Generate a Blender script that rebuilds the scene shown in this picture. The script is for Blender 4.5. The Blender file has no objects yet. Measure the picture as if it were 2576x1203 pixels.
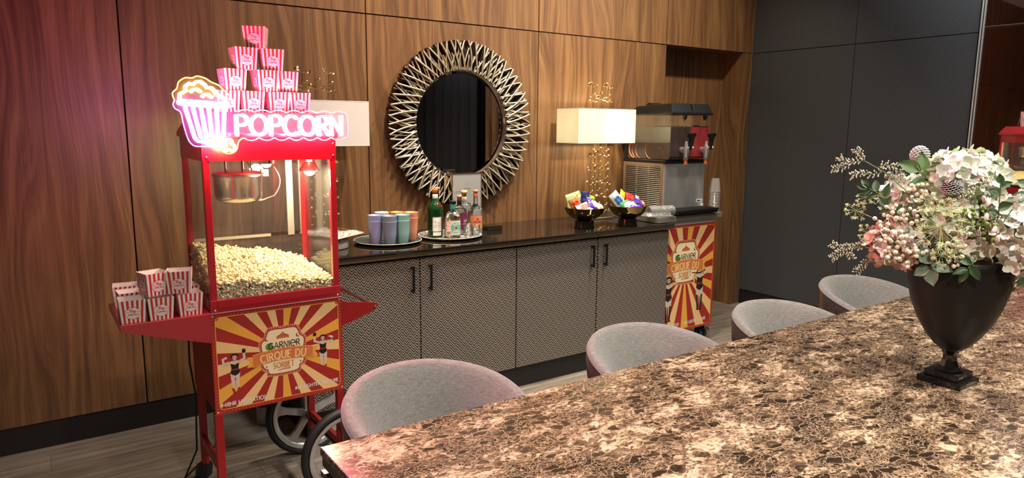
import bpy, bmesh, math, random
from math import sin, cos, pi, radians, atan2, sqrt, hypot
from mathutils import Vector, Matrix, noise

scene = bpy.context.scene
col = scene.collection

# ------------------------------------------------------------------ camera
CAM_H, PITCH, ROLL, YAW, FPX = 1.55, -0.15857126, 0.0081037, 0.60828272, 1771.53
_F = Vector((sin(YAW)*cos(PITCH), cos(YAW)*cos(PITCH), sin(PITCH)))
_R = _F.cross(Vector((0, 0, 1))).normalized()
_U = _R.cross(_F)
_R2 = cos(ROLL)*_R + sin(ROLL)*_U
_U2 = -sin(ROLL)*_R + cos(ROLL)*_U
cam = bpy.data.cameras.new('camera')
cam.sensor_width = 36.0
cam.lens = FPX/2576*36.0
cam.clip_start = 0.05
camo = bpy.data.objects.new('camera', cam)
col.objects.link(camo)
_m = Matrix((_R2, _U2, -_F)).transposed().to_4x4()
_m.translation = Vector((0, 0, CAM_H))
camo.matrix_world = _m
scene.camera = camo

# ------------------------------------------------------------------ view, world, room light
scene.view_settings.view_transform = 'Standard'
scene.view_settings.look = 'None'
scene.view_settings.gamma = 1.0
scene.view_settings.exposure = 0.5
scene.view_settings.use_curve_mapping = False
w = bpy.data.worlds.new('world'); scene.world = w
w.use_nodes = True
w.node_tree.nodes['Background'].inputs[0].default_value = (0.05, 0.05, 0.06, 1)
w.node_tree.nodes['Background'].inputs[1].default_value = 0.3
scene.cycles.max_bounces = 8
scene.cycles.transparent_max_bounces = 16
scene.cycles.caustics_reflective = False
scene.cycles.caustics_refractive = False
scene.cycles.sample_clamp_indirect = 4.0

def area_light(name, loc, size, power, color, rot=(0, 0, 0), sizey=None, spread=None):
    l = bpy.data.lights.new(name, 'AREA')
    l.energy = power; l.color = color; l.size = size
    if sizey: l.shape = 'RECTANGLE'; l.size_y = sizey
    else: l.shape = 'DISK'
    if spread: l.spread = spread
    o = bpy.data.objects.new(name, l); col.objects.link(o)
    o.location = loc; o.rotation_euler = rot
    return o
CEIL = 3.35
DOWN = [(1.9, 1.35, 10), (3.3, 1.2, 10), (0.7, -0.5, 46), (2.6, -0.6, 42), (-2.8, 1.6, 11), (1.4, 2.5, 9), (3.2, 2.4, 11)]  # added lamps on the unseen ceiling, filling table, room and cart front
for _x, _y, _p in DOWN:
    area_light('added_downlight_beam', (_x, _y, CEIL-0.05), 0.14, _p*1.32, (1.0, 0.94, 0.84), spread=radians(120))
# added fill lamps, out of view, aimed at the panelling between mirror and niche
for _x, _p in ((1.9, 9), (3.1, 13), (4.3, 6)):
    area_light('added_wall_fill_beam', (_x, 2.9, CEIL-0.05), 0.10, _p*1.35, (1.0, 0.86, 0.66), rot=(radians(25), 0, 0), spread=radians(100))
# daylight-white cove above the right-hand side of the room
area_light('cove_beam', (4.6, 0.6, CEIL-0.12), 0.5, 42, (0.80, 0.92, 1.0), rot=(0, radians(-60), 0), sizey=3.2, spread=radians(140))

# ------------------------------------------------------------------ materials
MATS = {}
def nodes_of(m):
    return m.node_tree.nodes, m.node_tree.links
def mat(name, color, rough=0.5, metal=0.0, emit=None, estr=0.0, coat=0.0, bump=None, spec=None, alpha=None, trans=0.0, sss=0.0, var=None, sheen=0.0, ior=None):
    if name in MATS: return MATS[name]
    m = bpy.data.materials.new(name); m.use_nodes = True
    N, L = nodes_of(m)
    b = N['Principled BSDF']
    b.inputs['Base Color'].default_value = (*color, 1)
    b.inputs['Roughness'].default_value = rough
    b.inputs['Metallic'].default_value = metal
    if emit: b.inputs['Emission Color'].default_value = (*emit, 1); b.inputs['Emission Strength'].default_value = estr
    if coat: b.inputs['Coat Weight'].default_value = coat; b.inputs['Coat Roughness'].default_value = 0.08
    if spec is not None: b.inputs['Specular IOR Level'].default_value = spec
    if alpha is not None: b.inputs['Alpha'].default_value = alpha
    if trans: b.inputs['Transmission Weight'].default_value = trans
    if ior: b.inputs['IOR'].default_value = ior
    if sss: b.inputs['Subsurface Weight'].default_value = sss; b.inputs['Subsurface Radius'].default_value = (.02, .015, .01)
    if sheen: b.inputs['Sheen Weight'].default_value = sheen
    tc = N.new('ShaderNodeTexCoord')
    if var:                                   # (scale, amount): gentle value mottling of the surface itself
        n = N.new('ShaderNodeTexNoise'); n.inputs['Scale'].default_value = var[0]; n.inputs['Detail'].default_value = 4
        L.new(tc.outputs['Object'], n.inputs['Vector'])
        mx = N.new('ShaderNodeMix'); mx.data_type = 'RGBA'
        mx.inputs[6].default_value = (*[c*(1-var[1]) for c in color], 1)
        mx.inputs[7].default_value = (*[min(1, c*(1+var[1])) for c in color], 1)
        L.new(n.outputs['Fac'], mx.inputs[0]); L.new(mx.outputs[2], b.inputs['Base Color'])
    if bump:
        n = N.new('ShaderNodeTexNoise'); n.inputs['Scale'].default_value = bump[0]; n.inputs['Detail'].default_value = 5
        bp = N.new('ShaderNodeBump'); bp.inputs['Strength'].default_value = bump[1]; bp.inputs['Distance'].default_value = bump[2] if len(bump) > 2 else 0.002
        L.new(tc.outputs['Object'], n.inputs['Vector']); L.new(n.outputs['Fac'], bp.inputs['Height']); L.new(bp.outputs['Normal'], b.inputs['Normal'])
    MATS[name] = m
    return m

def ramp(N, stops):
    r = N.new('ShaderNodeValToRGB')
    e = r.color_ramp.elements
    while len(e) > 1: e.remove(e[-1])
    e[0].position = stops[0][0]; e[0].color = (*stops[0][1], 1)
    for p, c in stops[1:]:
        x = e.new(p); x.color = (*c, 1)
    return r

def math_node(N, L, op, a, b=None, c=None):
    n = N.new('ShaderNodeMath'); n.operation = op
    for i, v in enumerate((a, b, c)):
        if v is None: continue
        if isinstance(v, (int, float)): n.inputs[i].default_value = v
        else: L.new(v, n.inputs[i])
    return n.outputs[0]

def walnut():
    m = bpy.data.materials.new('walnut_veneer'); m.use_nodes = True
    N, L = nodes_of(m); b = N['Principled BSDF']
    tc = N.new('ShaderNodeTexCoord'); g = N.new('ShaderNodeNewGeometry')
    off = N.new('ShaderNodeVectorMath'); off.operation = 'SCALE'; off.inputs[0].default_value = (7, 3, 11)
    L.new(g.outputs['Random Per Island'], off.inputs['Scale'])
    add = N.new('ShaderNodeVectorMath'); L.new(tc.outputs['Object'], add.inputs[0]); L.new(off.outputs[0], add.inputs[1])
    # broad warp so that the figure forms cathedrals
    mp0 = N.new('ShaderNodeMapping'); mp0.inputs['Scale'].default_value = (2.2, 2.2, 0.45); L.new(add.outputs[0], mp0.inputs['Vector'])
    n0 = N.new('ShaderNodeTexNoise'); n0.inputs['Scale'].default_value = 1.3; n0.inputs['Detail'].default_value = 2; L.new(mp0.outputs[0], n0.inputs['Vector'])
    sx = N.new('ShaderNodeSeparateXYZ'); L.new(add.outputs[0], sx.inputs[0])
    xy = math_node(N, L, 'ADD', sx.outputs[0], sx.outputs[1])
    ph = math_node(N, L, 'MULTIPLY_ADD', n0.outputs['Fac'], 0.42, math_node(N, L, 'MULTIPLY', xy, 1.0))
    cmb = N.new('ShaderNodeCombineXYZ'); L.new(ph, cmb.inputs[0]); L.new(math_node(N, L, 'MULTIPLY', sx.outputs[2], 0.035), cmb.inputs[2])
    n1 = N.new('ShaderNodeTexNoise'); n1.inputs['Scale'].default_value = 26; n1.inputs['Detail'].default_value = 6; n1.inputs['Roughness'].default_value = 0.6; L.new(cmb.outputs[0], n1.inputs['Vector'])
    mp2 = N.new('ShaderNodeMapping'); mp2.inputs['Scale'].default_value = (160, 160, 4.0); L.new(add.outputs[0], mp2.inputs['Vector'])
    n2 = N.new('ShaderNodeTexNoise'); n2.inputs['Scale'].default_value = 1.0; n2.inputs['Detail'].default_value = 3; L.new(mp2.outputs[0], n2.inputs['Vector'])
    f = math_node(N, L, 'ADD', math_node(N, L, 'MULTIPLY', n1.outputs['Fac'], 0.78), math_node(N, L, 'MULTIPLY', n2.outputs['Fac'], 0.22))
    r = ramp(N, [(0.28, (.055, .024, .010)), (0.43, (.125, .060, .025)), (0.54, (.195, .100, .041)), (0.70, (.28, .155, .068))])
    L.new(f, r.inputs[0])
    hv = N.new('ShaderNodeHueSaturation'); L.new(r.outputs[0], hv.inputs['Color'])
    L.new(math_node(N, L, 'MULTIPLY_ADD', g.outputs['Random Per Island'], 0.22, 0.89), hv.inputs['Value'])
    L.new(hv.outputs[0], b.inputs['Base Color'])
    b.inputs['Roughness'].default_value = 0.42
    bp = N.new('ShaderNodeBump'); bp.inputs['Strength'].default_value = 0.15; bp.inputs['Distance'].default_value = 0.001
    L.new(n2.outputs['Fac'], bp.inputs['Height']); L.new(bp.outputs[0], b.inputs['Normal'])
    return m
M_WALNUT = walnut()

def marble():
    m = bpy.data.materials.new('brown_marble'); m.use_nodes = True
    N, L = nodes_of(m); b = N['Principled BSDF']
    tc = N.new('ShaderNodeTexCoord')
    nd = N.new('ShaderNodeTexNoise'); nd.inputs['Scale'].default_value = 7; nd.inputs['Detail'].default_value = 5; L.new(tc.outputs['Object'], nd.inputs['Vector'])
    sc_ = N.new('ShaderNodeVectorMath'); sc_.operation = 'MULTIPLY_ADD'; L.new(nd.outputs['Color'], sc_.inputs[0]); sc_.inputs[1].default_value = (.06, .06, .06); L.new(tc.outputs['Object'], sc_.inputs[2])
    ne = N.new('ShaderNodeTexNoise'); ne.inputs['Scale'].default_value = 32; ne.inputs['Detail'].default_value = 4; L.new(tc.outputs['Object'], ne.inputs['Vector'])
    sc2 = N.new('ShaderNodeVectorMath'); sc2.operation = 'MULTIPLY_ADD'; L.new(ne.outputs['Color'], sc2.inputs[0]); sc2.inputs[1].default_value = (.030, .030, .030); L.new(sc_.outputs[0], sc2.inputs[2]); sc_ = sc2
    mp = N.new('ShaderNodeMapping'); mp.inputs['Rotation'].default_value = (0, 0, radians(-18)); mp.inputs['Scale'].default_value = (0.8, 1.5, 1); L.new(sc_.outputs[0], mp.inputs['Vector'])
    big = N.new('ShaderNodeTexNoise'); big.inputs['Scale'].default_value = 6.5; big.inputs['Detail'].default_value = 5; big.inputs['Roughness'].default_value = .6; L.new(mp.outputs[0], big.inputs['Vector'])
    fine = N.new('ShaderNodeTexNoise'); fine.inputs['Scale'].default_value = 95; fine.inputs['Detail'].default_value = 4; L.new(mp.outputs[0], fine.inputs['Vector'])
    TAN = (.41, .305, .20)
    def cells(scale, e1, off):
        vd = N.new('ShaderNodeTexVoronoi'); vd.feature = 'DISTANCE_TO_EDGE'; vd.inputs['Scale'].default_value = scale; L.new(mp.outputs[0], vd.inputs['Vector'])
        vc = N.new('ShaderNodeTexVoronoi'); vc.inputs['Scale'].default_value = scale; L.new(mp.outputs[0], vc.inputs['Vector'])
        sp = N.new('ShaderNodeSeparateColor'); L.new(vc.outputs['Color'], sp.inputs[0])
        k = math_node(N, L, 'ADD', math_node(N, L, 'MULTIPLY', sp.outputs[0], .55), math_node(N, L, 'MULTIPLY_ADD', big.outputs['Fac'], 2.3, off))
        k = math_node(N, L, 'ADD', k, math_node(N, L, 'MULTIPLY_ADD', fine.outputs['Fac'], .9, -.45))
        r = ramp(N, [(.10, (.020, .013, .008)), (.34, (.060, .036, .021)), (.50, (.12, .076, .046)), (.62, (.22, .148, .092)), (.74, TAN), (1, (.55, .44, .31))]); L.new(k, r.inputs[0])
        me = N.new('ShaderNodeMapRange'); me.inputs[1].default_value = .0; me.inputs[2].default_value = e1; L.new(vd.outputs['Distance'], me.inputs[0])
        m2 = N.new('ShaderNodeMix'); m2.data_type = 'RGBA'; L.new(me.outputs[0], m2.inputs[0]); m2.inputs[6].default_value = (.36, .255, .165, 1); L.new(r.outputs[0], m2.inputs[7])
        return m2.outputs[2], sp.outputs[1]
    ca, ra = cells(34, .05, -1.09)
    cb, rb = cells(88, .09, -1.01)
    sel = N.new('ShaderNodeMapRange'); sel.inputs[1].default_value = .60; sel.inputs[2].default_value = .64; L.new(ra, sel.inputs[0])
    mx = N.new('ShaderNodeMix'); mx.data_type = 'RGBA'; L.new(sel.outputs[0], mx.inputs[0]); L.new(cb, mx.inputs[6]); L.new(ca, mx.inputs[7])
    L.new(mx.outputs[2], b.inputs['Base Color'])
    b.inputs['Roughness'].default_value = 0.20
    return m
M_MARBLE = marble()

def chevron():
    m = bpy.data.materials.new('chevron_fabric'); m.use_nodes = True
    N, L = nodes_of(m); b = N['Principled BSDF']
    tc = N.new('ShaderNodeTexCoord'); sx = N.new('ShaderNodeSeparateXYZ'); L.new(tc.outputs['Object'], sx.inputs[0])
    u = math_node(N, L, 'DIVIDE', sx.outputs[0], 0.0420); v = math_node(N, L, 'DIVIDE', sx.outputs[2], 0.0460)
    p = math_node(N, L, 'FRACT', math_node(N, L, 'ADD', v, u)); q = math_node(N, L, 'FRACT', math_node(N, L, 'SUBTRACT', v, u))
    mn = math_node(N, L, 'MINIMUM', p, q)
    s = math_node(N, L, 'FRACT', math_node(N, L, 'MULTIPLY_ADD', mn, 3.0, 0.16))
    k = math_node(N, L, 'LESS_THAN', s, 0.42)
    n = N.new('ShaderNodeTexNoise'); n.inputs['Scale'].default_value = 900; n.inputs['Detail'].default_value = 1; L.new(tc.outputs['Object'], n.inputs['Vector'])
    r = ramp(N, [(0.3, (.24, .20, .165)), (0.7, (.44, .385, .32))]); L.new(n.outputs['Fac'], r.inputs[0])
    mx = N.new('ShaderNodeMix'); mx.data_type = 'RGBA'; L.new(k, mx.inputs[0]); mx.inputs[6].default_value = (.012, .010, .009, 1); L.new(r.outputs[0], mx.inputs[7])
    L.new(mx.outputs[2], b.inputs['Base Color']); b.inputs['Roughness'].default_value = .85
    bp = N.new('ShaderNodeBump'); bp.inputs['Strength'].default_value = .3; bp.inputs['Distance'].default_value = .001
    L.new(k, bp.inputs['Height']); L.new(bp.outputs[0], b.inputs['Normal'])
    return m
M_CHEV = chevron()

def floor_wood():
    m = bpy.data.materials.new('grey_oak_floor'); m.use_nodes = True
    N, L = nodes_of(m); b = N['Principled BSDF']
    tc = N.new('ShaderNodeTexCoord')
    br = N.new('ShaderNodeTexBrick'); br.inputs['Scale'].default_value = 1.0; br.inputs['Brick Width'].default_value = 1.25; br.inputs['Row Height'].default_value = 0.19
    br.inputs['Mortar Size'].default_value = 0.0012; br.inputs['Color1'].default_value = (.8, .8, .8, 1); br.inputs['Color2'].default_value = (1, 1, 1, 1); br.inputs['Mortar'].default_value = (.35, .35, .35, 1)
    br.offset = 0.37
    L.new(tc.outputs['Object'], br.inputs['Vector'])
    mp = N.new('ShaderNodeMapping'); mp.inputs['Scale'].default_value = (1.2, 16, 1); L.new(tc.outputs['Object'], mp.inputs['Vector'])
    n = N.new('ShaderNodeTexNoise'); n.inputs['Scale'].default_value = 2.2; n.inputs['Detail'].default_value = 7; n.inputs['Roughness'].default_value = .6; L.new(mp.outputs[0], n.inputs['Vector'])
    r = ramp(N, [(0.3, (.13, .105, .082)), (0.5, (.235, .20, .16)), (0.7, (.31, .27, .22))]); L.new(n.outputs['Fac'], r.inputs[0])
    mx = N.new('ShaderNodeMix'); mx.data_type = 'RGBA'; mx.blend_type = 'MULTIPLY'; mx.inputs[0].default_value = 1; L.new(r.outputs[0], mx.inputs[6]); L.new(br.outputs['Color'], mx.inputs[7])
    L.new(mx.outputs[2], b.inputs['Base Color']); b.inputs['Roughness'].default_value = .45
    return m
M_FLOOR = floor_wood()

def weave(name, c0, c1, scale=260, rough=.95, stripes=None, sheen=0.25):
    m = bpy.data.materials.new(name); m.use_nodes = True
    N, L = nodes_of(m); b = N['Principled BSDF']; tc = N.new('ShaderNodeTexCoord')
    outs = []
    for sc3 in ((scale*.25, scale*.25, scale*2), (scale*2, scale*2, scale*.25)):
        mp = N.new('ShaderNodeMapping'); mp.inputs['Scale'].default_value = sc3; L.new(tc.outputs['Object'], mp.inputs['Vector'])
        n = N.new('ShaderNodeTexNoise'); n.inputs['Scale'].default_value = 1; n.inputs['Detail'].default_value = 3; L.new(mp.outputs[0], n.inputs['Vector']); outs.append(n.outputs['Fac'])
    f = math_node(N, L, 'MULTIPLY', math_node(N, L, 'ADD', outs[0], outs[1]), .5)
    r = ramp(N, [(0.36, c0), (0.62, c1)]); L.new(f, r.inputs[0]); L.new(r.outputs[0], b.inputs['Base Color'])
    b.inputs['Roughness'].default_value = rough
    b.inputs['Sheen Weight'].default_value = sheen
    bp = N.new('ShaderNodeBump'); bp.inputs['Strength'].default_value = .35; bp.inputs['Distance'].default_value = .0015
    L.new(f, bp.inputs['Height']); L.new(bp.outputs[0], b.inputs['Normal'])
    return m

def pane_mat(name, tint=(1, 1, 1), refl=0.10, haze=0.0, rough=0.02, fres=.55):
    """thin clear sheet: mostly see-through, fresnel reflections"""
    m = bpy.data.materials.new(name); m.use_nodes = True
    N, L = nodes_of(m); N.remove(N['Principled BSDF']); out = N['Material Output']
    t = N.new('ShaderNodeBsdfTransparent'); t.inputs[0].default_value = (*tint, 1)
    g = N.new('ShaderNodeBsdfGlossy'); g.inputs['Roughness'].default_value = rough
    lw = N.new('ShaderNodeLayerWeight'); lw.inputs[0].default_value = 0.28
    fac = math_node(N, L, 'MULTIPLY_ADD', lw.outputs['Fresnel'], fres, refl*0.3)
    mx = N.new('ShaderNodeMixShader'); L.new(fac, mx.inputs[0]); L.new(t.outputs[0], mx.inputs[1]); L.new(g.outputs[0], mx.inputs[2])
    last = mx
    if haze:
        d = N.new('ShaderNodeBsdfDiffuse'); d.inputs[0].default_value = (.8, .8, .8, 1)
        m2 = N.new('ShaderNodeMixShader'); m2.inputs[0].default_value = haze; L.new(mx.outputs[0], m2.inputs[1]); L.new(d.outputs[0], m2.inputs[2]); last = m2
    L.new(last.outputs[0], out.inputs['Surface'])
    return m

# ------------------------------------------------------------------ mesh building
class MB:
    """collects shapes (with a material slot per face) and links them as ONE mesh object"""
    def __init__(s): s.v = []; s.f = []; s.m = []; s.sm = []
    def add(s, vs, fs, mi=0, smooth=False):
        o = len(s.v); s.v += [tuple(v) for v in vs]
        for f in fs: s.f.append([i+o for i in f]); s.m.append(mi); s.sm.append(smooth)
        return s
    def box(s, x0, x1, y0, y1, z0, z1, mi=0):
        v = [(x, y, z) for z in (z0, z1) for y in (y0, y1) for x in (x0, x1)]
        return s.add(v, [(0, 2, 3, 1), (4, 5, 7, 6), (0, 1, 5, 4), (2, 6, 7, 3), (0, 4, 6, 2), (1, 3, 7, 5)], mi)
    def hexa(s, v8, mi=0):       # bottom ring 4 then top ring 4, counter-clockwise from above
        return s.add(v8, [(3, 2, 1, 0), (4, 5, 6, 7), (0, 1, 5, 4), (1, 2, 6, 5), (2, 3, 7, 6), (3, 0, 4, 7)], mi)
    def prism(s, pts, y0, y1, mi=0, axis='y', mi_side=None):   # outline in (a,b), extruded on axis
        n = len(pts)
        if axis == 'y': f = lambda a, b, t: (a, t, b)
        elif axis == 'x': f = lambda a, b, t: (t, a, b)
        else: f = lambda a, b, t: (a, b, t)
        vs = [f(a, b, y0) for a, b in pts]+[f(a, b, y1) for a, b in pts]
        s.add(vs, [list(range(n)), list(range(2*n-1, n-1, -1))], mi)
        s.add(vs, [(i, (i+1) % n, n+(i+1) % n, n+i) for i in range(n)], mi if mi_side is None else mi_side)
        return s
    def lathe(s, prof, n=32, c=(0, 0, 0), mi=0, smooth=True, cap=False, sx=1, sy=1, flute=None):
        k = len(prof); vs = []
        for r, z in prof:
            for j in range(n):
                a = 2*pi*j/n; rr = r
                if flute: rr = r*(1+flute[1]*cos(flute[0]*a))
                vs.append((c[0]+rr*cos(a)*sx, c[1]+rr*sin(a)*sy, c[2]+z))
        fs = [(i*n+j, i*n+(j+1) % n, (i+1)*n+(j+1) % n, (i+1)*n+j) for i in range(k-1) for j in range(n)]
        s.add(vs, fs, mi, smooth)
        if cap:
            s.add(vs[:n], [list(range(n-1, -1, -1))], mi); s.add(vs[-n:], [list(range(n))], mi)
        return s
    def tube(s, pts, r, n=8, mi=0, closed=False, cap=True, smooth=True):
        pts = [Vector(p) for p in pts]; k = len(pts); vs = []
        rs = r if isinstance(r, (list, tuple)) else [r]*k
        up = None
        for i, p in enumerate(pts):
            if closed: t = pts[(i+1) % k]-pts[(i-1) % k]
            else: t = pts[min(i+1, k-1)]-pts[max(i-1, 0)]
            if t.length < 1e-9: t = Vector((0, 0, 1))
            t.normalize()
            if up is None:
                up = Vector((0, 0, 1)) if abs(t.z) < .9 else Vector((1, 0, 0))
                up = (up-t*up.dot(t)).normalized()
            else:
                up = up-t*up.dot(t)
                if up.length < 1e-6: up = t.orthogonal()
                up.normalize()
            b = t.cross(up)
            for j in range(n):
                a = 2*pi*j/n; vs.append(p+(up*cos(a)+b*sin(a))*rs[i])
        fs = [(i*n+j, i*n+(j+1) % n, ((i+1) % k)*n+(j+1) % n, ((i+1) % k)*n+j) for i in range(k if closed else k-1) for j in range(n)]
        s.add(vs, fs, mi, smooth)
        if cap and not closed:
            s.add(vs[:n], [list(range(n-1, -1, -1))], mi); s.add(vs[-n:], [list(range(n))], mi)
        return s
    def sphere(s, c, r, nu=12, nv=8, mi=0, sx=1, sy=1, sz=1):
        vs = [(c[0], c[1], c[2]-r*sz)]
        for i in range(1, nv):
            t = -pi/2+pi*i/nv
            for j in range(nu):
                a = 2*pi*j/nu; vs.append((c[0]+r*sx*cos(t)*cos(a), c[1]+r*sy*cos(t)*sin(a), c[2]+r*sz*sin(t)))
        vs.append((c[0], c[1], c[2]+r*sz)); T = len(vs)-1
        fs = [(0, 1+(j+1) % nu, 1+j) for j in range(nu)]
        for i in range(nv-2):
            for j in range(nu):
                a = 1+i*nu+j; b = 1+i*nu+(j+1) % nu; fs.append((a, b, b+nu, a+nu))
        fs += [(T, T-nu+j, T-nu+(j+1) % nu) for j in range(nu)]
        return s.add(vs, fs, mi, True)
    def grid(s, fn, nu, nv, mi=0, smooth=True, flip=False):
        vs = [fn(i/nu, j/nv) for i in range(nu+1) for j in range(nv+1)]
        w_ = nv+1
        fs = [(i*w_+j, (i+1)*w_+j, (i+1)*w_+j+1, i*w_+j+1) for i in range(nu) for j in range(nv)]
        if flip: fs = [f[::-1] for f in fs]
        return s.add(vs, fs, mi, smooth)
    def xform(s, M, start=0):
        s.v = s.v[:start]+[tuple(M @ Vector(v)) for v in s.v[start:]]; return s
    def build(s, name, mats, parent=None, loc=(0, 0, 0), rot=(0, 0, 0), bevel=0, seg=2, label=None, solid=0, sub=0):
        me = bpy.data.meshes.new(name); me.from_pydata(s.v, [], s.f)
        if not isinstance(mats, (list, tuple)): mats = [mats]
        for m_ in mats: me.materials.append(m_)
        me.polygons.foreach_set('material_index', s.m); me.polygons.foreach_set('use_smooth', s.sm); me.update()
        o = bpy.data.objects.new(name, me); col.objects.link(o)
        o.location = loc; o.rotation_euler = rot
        if parent: o.parent = parent
        if solid:
            md = o.modifiers.new('thickness', 'SOLIDIFY'); md.thickness = solid; md.offset = 0
        if bevel:
            md = o.modifiers.new('bevel', 'BEVEL'); md.width = bevel; md.segments = seg; md.limit_method = 'ANGLE'; md.angle_limit = radians(40)
        if sub:
            md = o.modifiers.new('sub', 'SUBSURF'); md.levels = sub; md.render_levels = sub
        if label: o['label'] = label
        return o

def T(name, label, cat, loc=(0, 0, 0), rz=0, group=None):
    o = bpy.data.objects.new(name, None); col.objects.link(o)
    o.location = loc; o.rotation_euler = (0, 0, rz); o['label'] = label; o['category'] = cat
    if group: o['group'] = group
    return o
def tag(o, label, cat, group=None, kind=None):
    o['label'] = label; o['category'] = cat
    if group: o['group'] = group
    if kind: o['kind'] = kind
    return o
def structure(o, label=None):
    o['kind'] = 'structure'
    if label: o['label'] = label
    return o
def copy_tree(o, parent=None):
    c = o.copy(); col.objects.link(c); c.parent = parent
    for ch in [x for x in list(col.objects) if x.parent == o]: copy_tree(ch, c)
    return c

# ------------------------------------------------------------------ flat art (prints, lettering)
def arc(cx, cy, rx, ry, a0, a1, n=14):
    return [(cx+rx*cos(radians(a0+(a1-a0)*i/n)), cy+ry*sin(radians(a0+(a1-a0)*i/n))) for i in range(n+1)]
GL = {  # stroke letters, height 1; (width, strokes, serif feet/heads)
 'P': (.56, [[(.06, 0), (.06, 1), (.30, 1)]+arc(.30, .75, .24, .25, 80, -80)+[(.30, .5), (.06, .5)]], [(.06, 0)]),
 'O': (.86, [arc(.43, .5, .39, .5, 90, 450, 28)], []),
 'Q': (.86, [arc(.43, .5, .39, .5, 90, 450, 28), [(.5, .22), (.82, -.14)]], []),
 'C': (.74, [arc(.43, .5, .39, .5, 48, 312, 22)], []),
 'G': (.80, [arc(.43, .5, .39, .5, 48, 300, 20)+[(.72, .12), (.72, .45), (.48, .45)]], []),
 'R': (.60, [[(.06, 0), (.06, 1), (.30, 1)]+arc(.30, .76, .23, .24, 80, -80)+[(.30, .52), (.06, .52)], [(.28, .52), (.58, 0)]], [(.06, 0), (.58, 0)]),
 'N': (.72, [[(.06, 0), (.06, 1), (.64, 0), (.64, 1)]], [(.06, 0), (.64, 1)]),
 'A': (.72, [[(.02, 0), (.36, 1), (.70, 0)], [(.15, .34), (.57, .34)]], [(.02, 0), (.70, 0)]),
 'I': (.16, [[(.08, 0), (.08, 1)]], [(.08, 0), (.08, 1)]),
 'U': (.70, [[(.06, 1), (.06, .33)]+arc(.35, .31, .29, .31, 180, 360)+[(.64, 1)]], [(.06, 1), (.64, 1)]),
 'E': (.56, [[(.52, 1), (.06, 1), (.06, 0), (.54, 0)], [(.06, .52), (.44, .52)]], [(.06, 0)]),
 'e': (.84, [[(.06, .5), (.80, .5)]+arc(.43, .5, .38, .5, 0, 310, 20)], []),
 'D': (.72, [[(.06, 0), (.06, 1), (.26, 1)]+arc(.26, .5, .42, .5, 88, -88, 16)+[(.26, 0), (.06, 0)]], [(.06, 0), (.06, 1)]),
 'S': (.60, [arc(.30, .745, .23, .255, 30, 270, 12)+arc(.30, .25, .26, .25, 90, -150, 12)], []),
 'B': (.60, [[(.06, 0), (.06, 1), (.28, 1)]+arc(.28, .76, .22, .24, 85, -85)+[(.06, .52)], [(.28, .52)]+arc(.28, .26, .27, .26, 85, -85)+[(.06, 0)]], [(.06, 0), (.06, 1)]),
 'T': (.66, [[(.0, 1), (.66, 1)], [(.33, 1), (.33, 0)]], [(.33, 0)]),
 'H': (.72, [[(.06, 0), (.06, 1)], [(.64, 0), (.64, 1)], [(.06, .5), (.64, .5)]], [(.06, 0), (.64, 0), (.06, 1), (.64, 1)]),
 'Y': (.68, [[(.0, 1), (.34, .48), (.68, 1)], [(.34, .48), (.34, 0)]], [(.34, 0)]),
 'X': (.68, [[(.03, 0), (.65, 1)], [(.03, 1), (.65, 0)]], [(.03, 0), (.65, 0)]),
 'L': (.52, [[(.06, 1), (.06, 0), (.50, 0)]], [(.06, 1)]),
 'W': (1.0, [[(.0, 1), (.26, 0), (.5, .9), (.74, 0), (1.0, 1)]], []),
 '#': (.66, [[(.14, 0), (.26, 1)], [(.40, 0), (.52, 1)], [(.02, .34), (.60, .34)], [(.06, .66), (.64, .66)]], []),
 '4': (.60, [[(.44, 0), (.44, 1), (.02, .3), (.58, .3)]], []),
 '8': (.58, [arc(.29, .75, .21, .24, 90, 450, 16), arc(.29, .26, .25, .26, 90, 450, 18)], []),
 '6': (.58, [[(.48, .95)]+arc(.42, .38, .38, .6, 110, 185, 8)+arc(.29, .29, .25, .29, 180, 540, 18)], []),
 ' ': (.30, [], []),
}
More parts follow.
